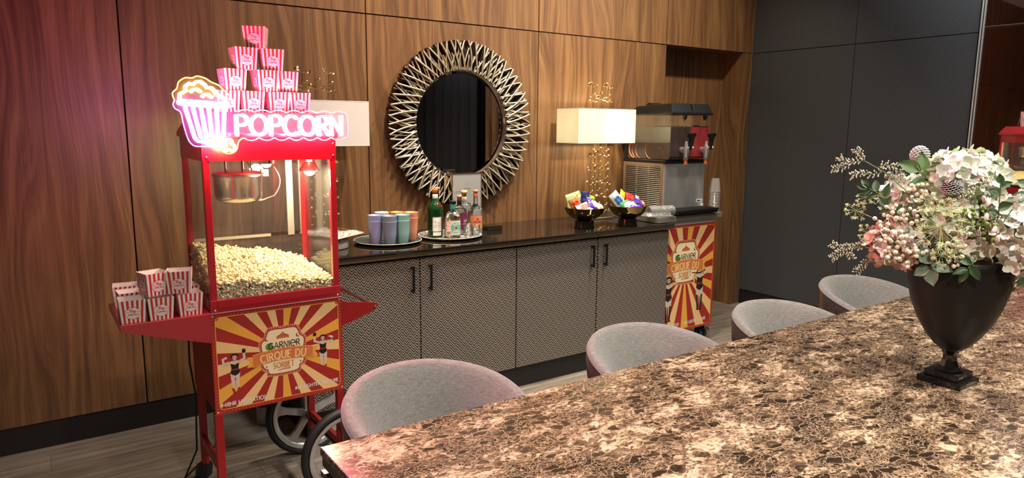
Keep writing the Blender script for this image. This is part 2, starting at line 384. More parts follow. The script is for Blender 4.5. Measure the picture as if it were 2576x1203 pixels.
class Art:
    def __init__(s): s.p = []            # (points, material index, layer)
    def poly(s, pts, mi, layer): s.p.append(([tuple(p) for p in pts], mi, layer)); return s
    def disc(s, cx, cy, r, mi, layer, n=28, ry=None):
        return s.poly([(cx+r*cos(2*pi*i/n), cy+(ry or r)*sin(2*pi*i/n)) for i in range(n)], mi, layer)
    def ring(s, cx, cy, r0, r1, mi, layer, n=32):
        for i in range(n):
            a, b = 2*pi*i/n, 2*pi*(i+1)/n
            s.poly([(cx+r1*cos(a), cy+r1*sin(a)), (cx+r1*cos(b), cy+r1*sin(b)), (cx+r0*cos(b), cy+r0*sin(b)), (cx+r0*cos(a), cy+r0*sin(a))], mi, layer)
        return s
    def stroke(s, pts, w, mi, layer, closed=False, taper=None):
        n = len(pts)
        L_, R_ = [], []
        for i, p in enumerate(pts):
            if closed: a, b = pts[(i-1) % n], pts[(i+1) % n]
            else: a, b = pts[max(i-1, 0)], pts[min(i+1, n-1)]
            tx, ty = b[0]-a[0], b[1]-a[1]; l = hypot(tx, ty) or 1
            nx, ny = -ty/l, tx/l
            # widen at corners so the ribbon keeps its width
            k = 1.0
            if 0 < i < n-1 or closed:
                t1 = (p[0]-a[0], p[1]-a[1]); l1 = hypot(*t1) or 1
                c = abs((t1[0]*tx+t1[1]*ty)/(l1*l)); k = min(1/max(c, .45), 2.0)
            ww = w*k/2*(taper(i/(n-1)) if taper else 1)
            L_.append((p[0]+nx*ww, p[1]+ny*ww)); R_.append((p[0]-nx*ww, p[1]-ny*ww))
        s.k = getattr(s, 'k', 0)+1
        for i in range(n if closed else n-1):
            j = (i+1) % n
            s.poly([L_[i], R_[i], R_[j], L_[j]], mi, layer+(i % 12)*.06+(s.k % 6)*.6)
        return s
    def text(s, t, cx, cy, h, w, mi, layer, serif=0, gap=.16, rot=0, sx=1.0, arcr=None, shear=0):
        tot = sum(GL[c][0]*sx for c in t)+gap*(len(t)-1); x = -tot/2
        for c in t:
            wd, st, sf = GL[c]
            def X(p, x=x):
                px_, py_ = (x+p[0]*sx+shear*(p[1]-.5))*h, (p[1]-.5)*h
                if arcr:
                    a = px_/arcr; rr = abs(arcr)+(py_ if arcr > 0 else -py_)
                    px_, py_ = rr*sin(abs(a))*(1 if a*arcr > 0 else -1), (rr*cos(a)-abs(arcr))*(1 if arcr > 0 else -1)
                return (cx+px_*cos(rot)-py_*sin(rot), cy+px_*sin(rot)+py_*cos(rot))
            for k in st: s.stroke([X(p) for p in k], w, mi, layer)
            if serif:
                for p in sf:
                    q = .0 if p[1] < .5 else .0
                    s.stroke([X((p[0]-serif/sx, p[1]+q)), X((p[0]+serif/sx, p[1]+q))], w*.6, mi, layer)
            x += wd*sx+gap
        return s
    def mb(s, step=.0001, clip=None, fn=None, slices=None, thick=0):
        """returns an MB facing -Y; clip=(x0,x1,z0,z1) cuts the art; slices cuts it finely so fn can bend it"""
        bm = bmesh.new()
        for pts, mi, layer in s.p:
            # counter-clockwise seen from -Y
            A = sum(pts[i][0]*pts[(i+1) % len(pts)][1]-pts[(i+1) % len(pts)][0]*pts[i][1] for i in range(len(pts)))
            if A < 0: pts = pts[::-1]
            try: f = bm.faces.new([bm.verts.new((x, -layer*step, z)) for x, z in pts]); f.material_index = mi
            except ValueError: pass
        if clip:
            for co, no in (((clip[0], 0, 0), (-1, 0, 0)), ((clip[1], 0, 0), (1, 0, 0)), ((0, 0, clip[2]), (0, 0, -1)), ((0, 0, clip[3]), (0, 0, 1))):
                bmesh.ops.bisect_plane(bm, geom=bm.verts[:]+bm.edges[:]+bm.faces[:], plane_co=co, plane_no=no, clear_outer=True)
        if slices:
            x = slices[0]
            while x < slices[1]:
                bmesh.ops.bisect_plane(bm, geom=bm.verts[:]+bm.edges[:]+bm.faces[:], plane_co=(x, 0, 0), plane_no=(1, 0, 0)); x += slices[2]
        bm.verts.index_update()
        m = MB(); vs = [tuple(v.co) for v in bm.verts]
        if fn: vs = [fn(*v) for v in vs]
        m.v = vs; m.f = [[v.index for v in f.verts] for f in bm.faces]; m.m = [f.material_index for f in bm.faces]; m.sm = [False]*len(m.f)
        bm.free()
        return m

def cloud(cx, cy, rx, ry, lobes=9, n=7, depth=.22, ph=0):
    """scalloped blob outline"""
    out = []
    for k in range(lobes):
        for i in range(n):
            t = i/n; a = 2*pi*(k+t)/lobes+ph
            rr = 1-depth*(1-sin(pi*t))
            out.append((cx+rx*rr*cos(a), cy+ry*rr*sin(a)))
    return out
random.seed(4)

# ================================================================== THE ROOM
WY, RX = 3.90, 5.20                       # wood wall plane, right-hand wall plane
M_BLACK = mat('black_plinth', (.010, .009, .009), .6)
M_GAP = mat('shadow_gap', (.012, .007, .005), .9)
M_PLAIN = mat('dark_wallpaper', (.07, .06, .055), .8)
SEAMS = [-5.77, -4.53, -3.29, -2.045, -.805, .435, 1.687, 2.92]
SEAM_Z, SEAM_Z2, G = 2.178, 2.178, .003
m = MB()
for a, b_ in zip(SEAMS[:-1], SEAMS[1:]):
    m.box(a+G, b_-G, WY, WY+.02, .13, SEAM_Z-G); m.box(a+G, b_-G, WY, WY+.02, SEAM_Z+G, CEIL)
m.box(2.92+G, 4.147, WY, WY+.02, .13, SEAM_Z-G)
m.box(2.92+G, 4.147-G, WY, WY+.02, SEAM_Z+G, CEIL)
m.box(4.147+G, RX-.004, WY, WY+.02, SEAM_Z+G, CEIL)
m.box(5.072, RX-.004, WY, WY+.02, .0, SEAM_Z-G)
wall = m.build('wall_back', M_WALNUT, bevel=.0015, seg=1)
structure(wall, 'walnut veneer panelled wall with thin dark joints')
m = MB(); m.box(-5.8, 4.147, WY+.02, WY+.06, 0, CEIL); m.box(4.147, RX, WY+.02, WY+.06, SEAM_Z+.02, CEIL)
structure(m.build('wall_backing', M_GAP))
m = MB(); m.box(4.147, 5.072, WY+.20, WY+.23, 0, SEAM_Z+.02)
structure(m.build('door_1', M_WALNUT), 'flush walnut door set back in the niche')
m = MB(); m.box(5.072, 5.10, WY+.02, WY+.20, 0, SEAM_Z+.02); m.box(4.12, 4.147, WY+.02, WY+.20, 0, SEAM_Z+.02)
m.box(4.147, 5.072, WY+.02, WY+.20, SEAM_Z+.0, SEAM_Z+.02)
structure(m.build('trim_1', M_WALNUT), 'walnut lining of the door niche')
m = MB(); m.box(-5.8, 4.147, WY+.004, WY+.02, 0, .128)
structure(m.build('baseboard_back', M_BLACK), 'recessed black skirting under the walnut panels')
m = MB(); m.box(-5.8, RX+.19, -3.6, WY+.23, -.05, 0)
structure(m.build('floor', M_FLOOR), 'grey-brown oak plank floor')
M_CEIL = mat('ceiling_paint', (.62, .60, .57), .9)
m = MB(); m.box(-5.8, RX+.19, -3.6, WY+.23, CEIL, CEIL+.05)
structure(m.build('ceiling', M_CEIL))
m = MB(); m.box(-5.85, -5.8, -3.6, WY+.1, 0, CEIL)
structure(m.build('wall_left', M_PLAIN))
m = MB(); m.box(-5.8, RX, -3.65, -3.6, 0, CEIL)
structure(m.build('wall_front', M_PLAIN))
# right wall: charcoal fabric panels
M_CHAR = weave('charcoal_wall_fabric', (.040, .043, .044), (.060, .064, .066), 150, .9, sheen=0)
m = MB()
for y0, y1 in ((2.168, 2.998), (3.002, WY-.004)):
    m.box(RX, RX+.03, y0, y1, .13, SEAM_Z-.002); m.box(RX, RX+.03, y0, y1, SEAM_Z+.002, CEIL)
structure(m.build('wall_right', M_CHAR, bevel=.003), 'charcoal fabric wall panels')
m = MB(); m.box(RX+.02, RX+.05, 2.16, WY, 0, CEIL); m.box(RX+.16, RX+.19, -3.6, 2.16, 0, CEIL); m.box(RX+.05, RX+.19, 2.16, 2.19, 0, CEIL)
structure(m.build('wall_right_backing', M_GAP))
m = MB(); m.box(RX+.006, RX+.02, 2.168, WY, 0, .128)
structure(m.build('baseboard_right', M_BLACK), 'black skirting under the charcoal wall')
# tall mirror panel, hinged at y=2.15 and standing slightly open into the room
M_MIRROR = mat('mirror_silver', (.78, .77, .75), .015, 1.0)
M_CHROME = mat('satin_chrome', (.50, .53, .47), .35, .35)
MIR_A = radians(2.8)
mt = T('wall_mirror', 'tall frameless mirror panel with chrome edge beside the charcoal wall', 'mirror', (RX-.012, 2.148, 0), 0)
mt.rotation_euler = (0, 0, MIR_A)
m = MB()
for z0, z1 in ((.02, 2.205), (2.209, 3.33)): m.box(0, .012, -2.1, -.02, z0, z1)
m.build('glass', M_MIRROR, mt, bevel=.002)
m = MB(); m.box(-.003, .013, -.018, -.010, .02, 3.33); m.box(-.003, .013, -.003, .006, .02, 3.33); m.box(.004, .012, -.012, .0, .02, 3.33, 1)
m.build('edge_strip', [M_CHROME, M_GAP], mt)
# black curtains further along the right wall (seen in the round mirror)
def curtain(name, y0, y1, x, label, folds):
    m = MB()
    m.grid(lambda u, v: (x+.045*sin(u*folds*2*pi)+.012*sin(u*folds*5.1+v*2), y0+(y1-y0)*u, .03+v*3.25), int(folds*14), 6)
    o = m.build(name, mat('black_velvet', (.009, .008, .008), .95), solid=.004)
    return tag(o, label, 'curtain')
curtain('curtain', -3.4, -.30, RX-.16, 'long black pleated curtain seen in the round mirror', 12)
m = MB(); m.box(RX-.06, RX-.01, -.26, -.18, 0, CEIL); m.box(RX-.05, RX-.01, -.12, -.02, 0, CEIL)
structure(m.build('trim_2', M_WALNUT), 'narrow walnut uprights between mirror and curtain')
# added downlight fittings, unseen, so the fill beams have lamps
M_GLOW = mat('added_lamp_diffuser', (1, 1, 1), .5, emit=(1, .88, .7), estr=6)
M_WHITE = mat('white_enamel', (.75, .74, .71), .4)
DL = ['above the vase end of the table middle', 'above the far end of the marble table', 'in the ceiling behind the photographer, left one', 'in the ceiling behind the photographer, right one', 'above the left side of the room', 'above the nearest tub chair', 'between the trolley and the marble table']
for i, (x, y, p) in enumerate(DOWN):
    t = T('added_ceiling_light', 'added unseen downlight '+DL[i], 'ceiling light', (x, y, CEIL), 0, 'added ceiling downlights out of view')
    MB().lathe([(.085, 0), (.085, -.006), (.065, -.008), (.062, -.002)], 24).build('trim_ring', M_WHITE, t)
    MB().lathe([(0.001, -.003), (.062, -.003)], 24).build('diffuser', M_GLOW, t)

# ================================================================== SIDEBOARD
M_WORK = mat('black_glass_top', (.012, .010, .009), .035, coat=.3)
M_FRAME = mat('bronze_black_frame', (.035, .029, .022), .3, .5)
M_HAND = mat('black_handle', (.008, .008, .008), .35, .3)
CX0, CX1, CY0, ZC = 1.035, 3.578, 3.27, .91
sb = T('sideboard', 'long low sideboard with black chevron-patterned fabric doors along the walnut wall', 'sideboard', (CX0, WY, 0))
def loc_box(x0, x1, y0, y1, z0, z1): return MB().box(x0-CX0, x1-CX0, y0-WY, y1-WY, z0, z1)
loc_box(CX0, CX1, CY0+.022, WY-.002, .13, .868).build('carcass', M_FRAME, sb)
loc_box(CX0+.03, CX1-.03, CY0+.03, WY-.004, 0, .13).build('plinth', M_BLACK, sb)
doors = [(1.060, 1.684), (1.690, 2.308), (2.316, 2.932), (2.940, 3.572)]
for i, (a, b_) in enumerate(doors):
    d = loc_box(a, b_, CY0, CY0+.020, .134, .862).build('door', M_CHEV, sb, bevel=.003)
    hx = (1.637, 1.741, 2.884, 2.990)[i] if i in (0, 1) else (2.884 if i == 2 else 2.990)
    h = MB(); x = hx-CX0; y = CY0-WY
    h.box(x-.006, x+.006, y-.030, y-.020, .683, .826); h.box(x-.005, x+.005, y-.024, y+.001, .688, .700); h.box(x-.005, x+.005, y-.024, y+.001, .808, .820)
    h.build('handle', M_HAND, d, bevel=.002)
m = MB()
m.prism([(-WY+3.245, .906), (-WY+3.250, .910), (-.001, .910), (-.001, .896), (-WY+3.245, .896)], -.02, CX1-CX0+.02, 0, 'x')
m.build('worktop', M_WORK, sb)
m = MB(); m.prism([(-WY+3.240, .896), (-WY+3.262, .896), (-WY+3.262, .874), (-WY+3.250, .874), (-WY+3.240, .886)], -.02, CX1-CX0+.02, 0, 'x')
m.box(-.02, CX1-CX0+.02, -WY+3.262, -.02, .870, .896)
m.build('edge_moulding', mat('bronze_edge', (.16, .125, .075), .28, .9), sb)

# ================================================================== TABLE
TX0, TX1, TY0, TY1, ZT = .558, 4.24, .38, 1.640, .75
tb = T('conference_table', 'long brown marble-topped table in the foreground', 'table', ((TX0+TX1)/2, (TY0+TY1)/2, 0))
hx_, hy_ = (TX1-TX0)/2, (TY1-TY0)/2
MB().box(-hx_, hx_, -hy_, hy_, .728, .75).build('tabletop', M_MARBLE, tb, bevel=.003)
M_TEDGE = mat('black_table_edge', (.02, .017, .016), .18)
MB().box(-hx_+.004, hx_-.004, -hy_+.004, hy_-.004, .700, .728).build('apron', M_TEDGE, tb, bevel=.001)
m = MB(); m.box(-hx_, hx_, -hy_, hy_, .672, .688, 0); m.box(-hx_+.02, hx_-.02, -hy_+.02, hy_-.02, .688, .700, 0)
m.build('lower_ledge', mat('gloss_ledge', (.05, .045, .045), .10), tb, bevel=.001)
for sx in (-1, 1):
    MB().box(sx*1.15-.30, sx*1.15+.30, -.30, .30, 0, .672).build('pedestal', M_TEDGE, tb, bevel=.005)

# ================================================================== POPCORN CART
M_RED = mat('red_enamel', (.36, .011, .020), .30, coat=.5)
M_REDM = mat('red_powder_coat', (.30, .012, .011), .42)
M_SCREW = mat('steel_screw', (.7, .7, .7), .25, 1.0)
M_STEEL = mat('brushed_steel', (.62, .60, .57), .24, 1.0)
M_ALU = mat('aluminium_strip', (.75, .73, .70), .35, .8)
M_TYRE = mat('black_rubber', (.012, .012, .012), .55)
M_HUB = mat('silver_plastic_wheel', (.46, .46, .45), .3, .55)
M_PANE = pane_mat('clear_pane', refl=.10, haze=.015)
X0, X1, YF, YB = .530, 1.030, 2.700, 3.100
cart = T('popcorn_cart', 'red popcorn machine on a two-wheeled cart with a circus poster front', 'popcorn machine', (X0, YF, 0))
def cx(mb): return mb.xform(Matrix.Translation((-X0, -YF, 0)))
# lower cabinet
m = MB(); m.box(X0, X1, YF+.006, YB, .465, .852)
cabinet = cx(m).build('cabinet', M_REDM, cart, bevel=.003)
# legs and frame under the cabinet
def leg(x0, x1, y0, y1, z0, z1): cx(MB().box(x0, x1, y0, y1, z0, z1)).build('leg', M_REDM, cart, bevel=.002)
leg(X0-.008, X0+.022, YF, YF+.028, .105, .466); leg(X0+.004, X0+.032, YB-.03, YB, .105, .466)
leg(X1-.028, X1, YF, YF+.028, .15, .466); leg(X1-.028, X1, YB-.03, YB, .15, .466)
for x in (X0+.006, X1-.024):
    m = MB(); m.box(x, x+.018, YF+.028, YB-.03, .20, .24)
    cx(m).build('side_rail', M_REDM, cart, bevel=.002)
cx(MB().box(X1-.024, X1-.004, YF-.04, YB+.04, .188, .212)).build('axle_beam', M_REDM, cart, bevel=.002)
for y in (YF+.014, YB-.015):
    c = MB(); x = X0+.006 if y < 2.9 else X0+.016
    c.prism([(x-.03, .105), (x+.028, .105), (x+.022, .06), (x-.012, .03), (x-.04, .06)], y-.018, y+.018, 0)
    o = cx(c).build('caster', M_TYRE, cart, bevel=.003)
    cx(MB().tube([(x-.022, y-.014, .030), (x-.022, y+.014, .030)], .030, 20)).build('wheel', M_TYRE, o)
# two big spoked wheels
def big_wheel(y):
    R_, c = .200, (X1-.005, y, .200)
    m = MB(); n, k = 56, 10
    vs = []
    for i in range(n):
        a = 2*pi*i/n
        for j in range(k):
            b = 2*pi*j/k; r = R_-.017+.017*cos(b)
            vs.append((c[0]+r*cos(a), c[1]+.019*sin(b), c[2]+r*sin(a)))
    m.add(vs, [(i*k+j, i*k+(j+1) % k, ((i+1) % n)*k+(j+1) % k, ((i+1) % n)*k+j) for i in range(n) for j in range(k)], 0, True)
    w_ = cx(m).build('wheel', M_TYRE, cart)
    m = MB()
    # rim channel
    prof = [(.170, -.018), (.158, -.018), (.146, -.008), (.146, .008), (.158, .018), (.170, .018)]
    vs = []
    for i in range(n):
        a = 2*pi*i/n
        for r, d in prof: vs.append((c[0]+r*cos(a), c[1]+d, c[2]+r*sin(a)))
    k = len(prof)
    m.add(vs, [(i*k+j, i*k+j+1, ((i+1) % n)*k+j+1, ((i+1) % n)*k+j) for i in range(n) for j in range(k-1)], 0, True)
    m.tube([(c[0], c[1]-.026, c[2]), (c[0], c[1]+.026, c[2])], .026, 20)
    for s_ in range(5):
        a = radians(20+72*s_)
        ca, sa = cos(a), sin(a)
        def P(r, t): return (c[0]+r*ca-t*sa, c[2]+r*sa+t*ca)
        m.prism([P(.018, -.016), P(.105, -.014), P(.135, -.020), P(.154, -.040), P(.154, .040), P(.135, .020), P(.105, .014), P(.018, .016)], c[1]-.011, c[1]+.011)
    cx(m).build('hub_and_spokes', M_HUB, w_, bevel=.002)
    cx(MB().tube([(c[0], c[1]-.034, c[2]), (c[0], c[1]-.026, c[2])], .012, 14)).build('hub_cap', M_TYRE, w_)
big_wheel(YF-.042); big_wheel(YB+.055)
# shelf on the left: tray with a wedge-shaped front and back
m = MB()
m.box(.236, X0-.001, 2.69, 3.06, .856, .862)
for y0, y1 in ((2.688, 2.692), (3.058, 3.062)):
    m.prism([(.236, .860), (.236, .838), (X0-.001, .748), (X0-.001, .860)], y0, y1)
m.prism([(2.69, .860), (3.06, .860), (3.06, .838), (2.69, .838)], .234, .238, 0, 'x')
cx(m).build('side_shelf', M_RED, cart, bevel=.0015)
# push handle on the right: two brackets and a bar
for y0 in (2.700, 3.085):
    m = MB(); tip = [(1.178+.014*cos(radians(a)), .798+.014*sin(radians(a))) for a in range(90, -91, -20)]
    m.prism([(X1, .842), (X1+.02, .832)]+tip+[(1.16, .774), (X1, .732)], y0, y0+.004)
    cx(m).build('handle_bracket', M_REDM, cart, bevel=.001)
cx(MB().tube([(1.178, 2.704, .798), (1.178, 3.085, .798)], .009, 14)).build('handle_bar', M_STEEL, cart)
cx(MB().tube([(1.178, 2.694, .798), (1.178, 2.700, .798)], .005, 10)).build('screw', M_SCREW, cart)
# popping cabinet
ZB0, ZG0, ZG1, ZH = .852, .905, 1.418, 1.500
m = MB(); m.box(X0+.013, X1-.013, YF+.013, YB-.013, ZB0+.006, ZB0+.02); m.box(X0, X1, YB-.012, YB, ZB0+.005, ZG0)
m.box(X0, X0+.012, YF+.013, YB-.013, ZB0+.005, ZG0); m.box(X1-.012, X1, YF+.013, YB-.013, ZB0+.005, ZG0)
cx(m).build('base_tray', M_RED, cart)
cx(MB().box(X0, X1, YF, YF+.012, ZB0+.005, ZG0)).build('tray_front', M_RED, cart, bevel=.0012)
cx(MB().box(X0+.028, X1-.028, YF-.0015, YF-.0001, ZG0-.030, ZG0-.002)).build('tray_moulding', M_RED, cart)
cx(MB().box(X0-.003, X1+.003, YF-.006, YF-.0005, .8565, .8585)).build('steel_edge', M_ALU, cart)
for x0, y0 in ((X0+.003, YF+.0015), (X1-.027, YF+.0015), (X0+.003, YB-.026), (X1-.027, YB-.026)):
    cx(MB().box(x0, x0+.024, y0, y0+.024, ZB0+.02, ZH+.002)).build('corner_post', M_RED, cart, bevel=.002)
m = MB(); m.box(X0+.002, X1-.002, YF+.001, YF+.011, ZG1, ZH); m.box(X0+.002, X1-.002, YB-.01, YB, ZG1, ZH)
m.box(X0+.002, X0+.010, YF+.004, YB-.004, ZG1, ZH); m.box(X1-.010, X1-.002, YF+.004, YB-.004, ZG1, ZH)
cx(m).build('header', M_RED, cart)
cx(MB().box(X0+.02, X1-.02, YF-.002, YF+.0005, ZG1-.001, ZG1+.010)).build('header_moulding', M_RED, cart)
# roof: overhanging lip and a low truncated pyramid
a, b_, c_, d_ = X0-.006, X1+.006, YF-.006, YB+.016
m = MB(); m.box(a, b_, c_, d_, 1.500, 1.518)
m.hexa([(a, c_, 1.518), (b_, c_, 1.518), (b_, d_, 1.518), (a, d_, 1.518), (a+.04, c_+.05, 1.594), (b_-.03, c_+.05, 1.594), (b_-.03, d_-.05, 1.594), (a+.04, d_-.05, 1.594)])
cx(m).build('roof', M_RED, cart, bevel=.002)
for x, z in ((X0+.015, .868), (X1-.014, .868), (X0+.016, 1.432), (X1-.014, 1.432), (X1-.014, 1.478)):
    cx(MB().sphere((x, YF-.001, z), .0045, 10, 6)).build('screw', M_SCREW, cart)
# panes
cx(MB().box(X0+.026, X1-.026, YF+.004, YF+.007, ZG0-.004, ZG1+.004)).build('front_pane', M_PANE, cart)
cx(MB().box(X0+.006, X0+.009, YF+.026, YB-.026, ZG0-.004, ZG1+.004)).build('side_pane', M_PANE, cart)
cx(MB().box(X1-.009, X1-.006, YF+.026, YB-.026, ZG0-.004, ZG1+.004)).build('side_pane', M_PANE, cart)
m = MB(); m.box(X0+.026, X0+.27, YB-.008, YB-.005, 1.085, ZG1+.004); m.box(X0+.272, X1-.026, YB-.011, YB-.008, 1.085, ZG1+.004)
m.box(X0+.026, X1-.026, YB-.008, YB-.005, ZG0-.004, 1.07)
cx(m).build('rear_door', M_PANE, cart)
m = MB(); m.box(X0+.026, X1-.16, YB-.016, YB-.004, 1.070, 1.082); m.box(.944, .972, YB-.018, YB-.010, 1.07, ZG1); m.box(1.0, 1.006, YB-.018, YB-.010, 1.07, ZG1)
cx(m).build('rear_rail', M_ALU, cart)
# kettle hung from the top with its arms, clamp and hose
KX, KY = .700, 2.90
m = MB(); m.lathe([(.001, 1.245), (.060, 1.246), (.082, 1.256), (.090, 1.275), (.092, 1.345), (.096, 1.348), (.096, 1.353), (.090, 1.355)], 40, (KX, KY, 0))
kt = cx(m).build('kettle', mat('kettle_steel', (.66, .63, .58), .17, 1.0), cart)
cx(MB().lathe([(.096, 1.352), (.098, 1.358), (.085, 1.366), (.06, 1.369), (.001, 1.370)], 40, (KX, KY, 0))).build('lid', M_STEEL, kt)
cx(MB().tube([(KX+.02, KY, 1.366), (KX+.02, KY, 1.418)], .006, 8).tube([(KX-.045, KY, 1.366), (KX-.045, KY, 1.418)], .005, 8).box(KX-.06, KX+.04, KY-.012, KY+.012, 1.410, 1.418)).build('hanger', mat('dark_steel', (.10, .07, .065), .35, .8), kt)
cx(MB().box(KX+.088, KX+.116, KY-.010, KY+.010, 1.345, 1.372).tube([(KX+.102, KY-.012, 1.359), (KX+.102, KY-.010, 1.359)], .005, 8)).build('clamp', M_STEEL, kt)
hs = [(KX+.135-.0*t, KY, 1.405) for t in (0,)]+[(KX+.125+.035*sin(pi*t*.9), KY-.01, 1.40-.135*t) for t in [i/10 for i in range(1, 11)]]+[(KX+.12-.075*t, KY-.02*t, 1.262-.012*sin(pi*t)) for t in [i/6 for i in range(1, 7)]]
cx(MB().tube(hs, .0042, 8)).build('hose', M_STEEL, kt)
cx(MB().tube([(KX+.135, KY, 1.395), (KX+.135, KY, 1.418)], .014, 12)).build('hose_plug', M_TYRE, kt)
# inner heat lamp: reflector bowl and bulb
LX_, LY_ = .950, 2.790
cx(MB().lathe([(.016, 1.405), (.022, 1.400), (.040, 1.375), (.042, 1.368)], 28, (LX_, LY_, 0))).build('lamp_reflector', M_STEEL, cart)
M_BULB = mat('warm_bulb', (1, .9, .7), .5, emit=(1, .80, .50), estr=60)
cx(MB().sphere((LX_, LY_, 1.372), .024, 16, 10)).build('bulb', M_BULB, cart)
cx(MB().tube([(LX_, LY_, 1.398), (LX_, LY_, 1.418)], .012, 12)).build('bulb_socket', M_WHITE, cart)
l = bpy.data.lights.new('heat_lamp', 'POINT'); l.energy = 14; l.color = (1, .80, .46); l.shadow_soft_size = .03
lo = bpy.data.objects.new('heat_lamp', l); col.objects.link(lo); lo.location = (.915, 2.745, 1.335)
# power cable
cx(MB().tube([(X0+.01, YB+.004, .80), (X0-.01, YB+.02, .70), (X0-.012, YB+.03, .55), (X0+.004, YB+.03, .40), (X0-.004, YB+.04, .15), (X0-.05, YB+.10, .006), (X0+.10, YB+.3, .006), (X0+.20, YB+.5, .006)], .004, 6)).build('power_cable', M_TYRE, cart)

# ---- popcorn heap: uncountable, one object
M_CORN = mat('popped_corn', (.98, .88, .56), .7, sss=.0, var=(90, .14))
def kernel_proto(seed):
    rnd = random.Random(seed); m = MB()
    for k in range(9):
        d = Vector((rnd.gauss(0, 1), rnd.gauss(0, 1), rnd.gauss(0, 1))).normalized()*rnd.uniform(.35, .85)
        m.sphere(d, rnd.uniform(.20, .46), 6, 4, 0, rnd.uniform(.7, 1.2), rnd.uniform(.7, 1.2), rnd.uniform(.7, 1.2))
    return m
protos = [kernel_proto(i) for i in range(8)]
def heap_h(x, y):
    u = (x-X0)/(X1-X0); v = (y-YF)/(YB-YF)
    return .925+.040*(1-u)+min(1, v*1.5)*(.045+.055*(1-u))*(1-max(0, u-.72)*2.2)+.016*noise.noise((x*14, y*14, 3))+.006*noise.noise((x*50, y*50, 5))
m = MB(); rnd = random.Random(11)
def drop(x, y, z, s):
    p = protos[rnd.randrange(8)]
    M_ = Matrix.Translation((x, y, z)) @ Matrix.Rotation(rnd.uniform(0, 6.3), 4, Vector((rnd.uniform(-1, 1), rnd.uniform(-1, 1), rnd.uniform(-1, 1))).normalized()) @ Matrix.Scale(s, 4)
    m.add([M_ @ Vector(v) for v in p.v], p.f, 0, True)
x = X0+.022
while x < X1-.018:
    y = YF+.02
    while y < YB-.02:
        h_ = heap_h(x, y)
        drop(x+rnd.uniform(-.004, .004), y+rnd.uniform(-.004, .004), h_+rnd.uniform(-.004, .006), rnd.uniform(.0125, .0160)); y += .0165
    x += .0165
for xx in range(30):                       # kernels pressed against the front and left panes
    x = X0+.03+xx*.0152; z = ZB0+.05
    while z < heap_h(x, YF+.02): drop(x, YF+.018+rnd.uniform(0, .004), z, rnd.uniform(.0115, .0150)); z += .0150
for yy in range(23):
    y = YF+.03+yy*.0152; z = ZB0+.05
    while z < heap_h(X0+.02, y): drop(X0+.020, y, z, rnd.uniform(.0115, .0150)); z += .0150
m.xform(Matrix.Translation((-X0, -YF, 0)))
m.grid(lambda u, v: (.022+(X1-X0-.044)*u, .022+(YB-YF-.044)*v, heap_h(X0+.02+(X1-X0-.04)*u, YF+.02+(YB-YF-.04)*v)-.006), 20, 20)
pc = m.build('popcorn', M_CORN, None, (X0, YF, 0))
tag(pc, 'heap of buttery popcorn inside the glass cabinet', 'popcorn', kind='stuff')

def curve2(pts, n=5):
    out = []
    P_ = [pts[0]]+list(pts)+[pts[-1]]
    for i in range(1, len(P_)-2):
        for k in range(n):
            t = k/n; a, b, c, d = P_[i-1:i+3]
            out.append(tuple(.5*((2*b[j])+(-a[j]+c[j])*t+(2*a[j]-5*b[j]+4*c[j]-d[j])*t*t+(-a[j]+3*b[j]-3*c[j]+d[j])*t**3) for j in (0, 1)))
    return out+[P_[-1]]
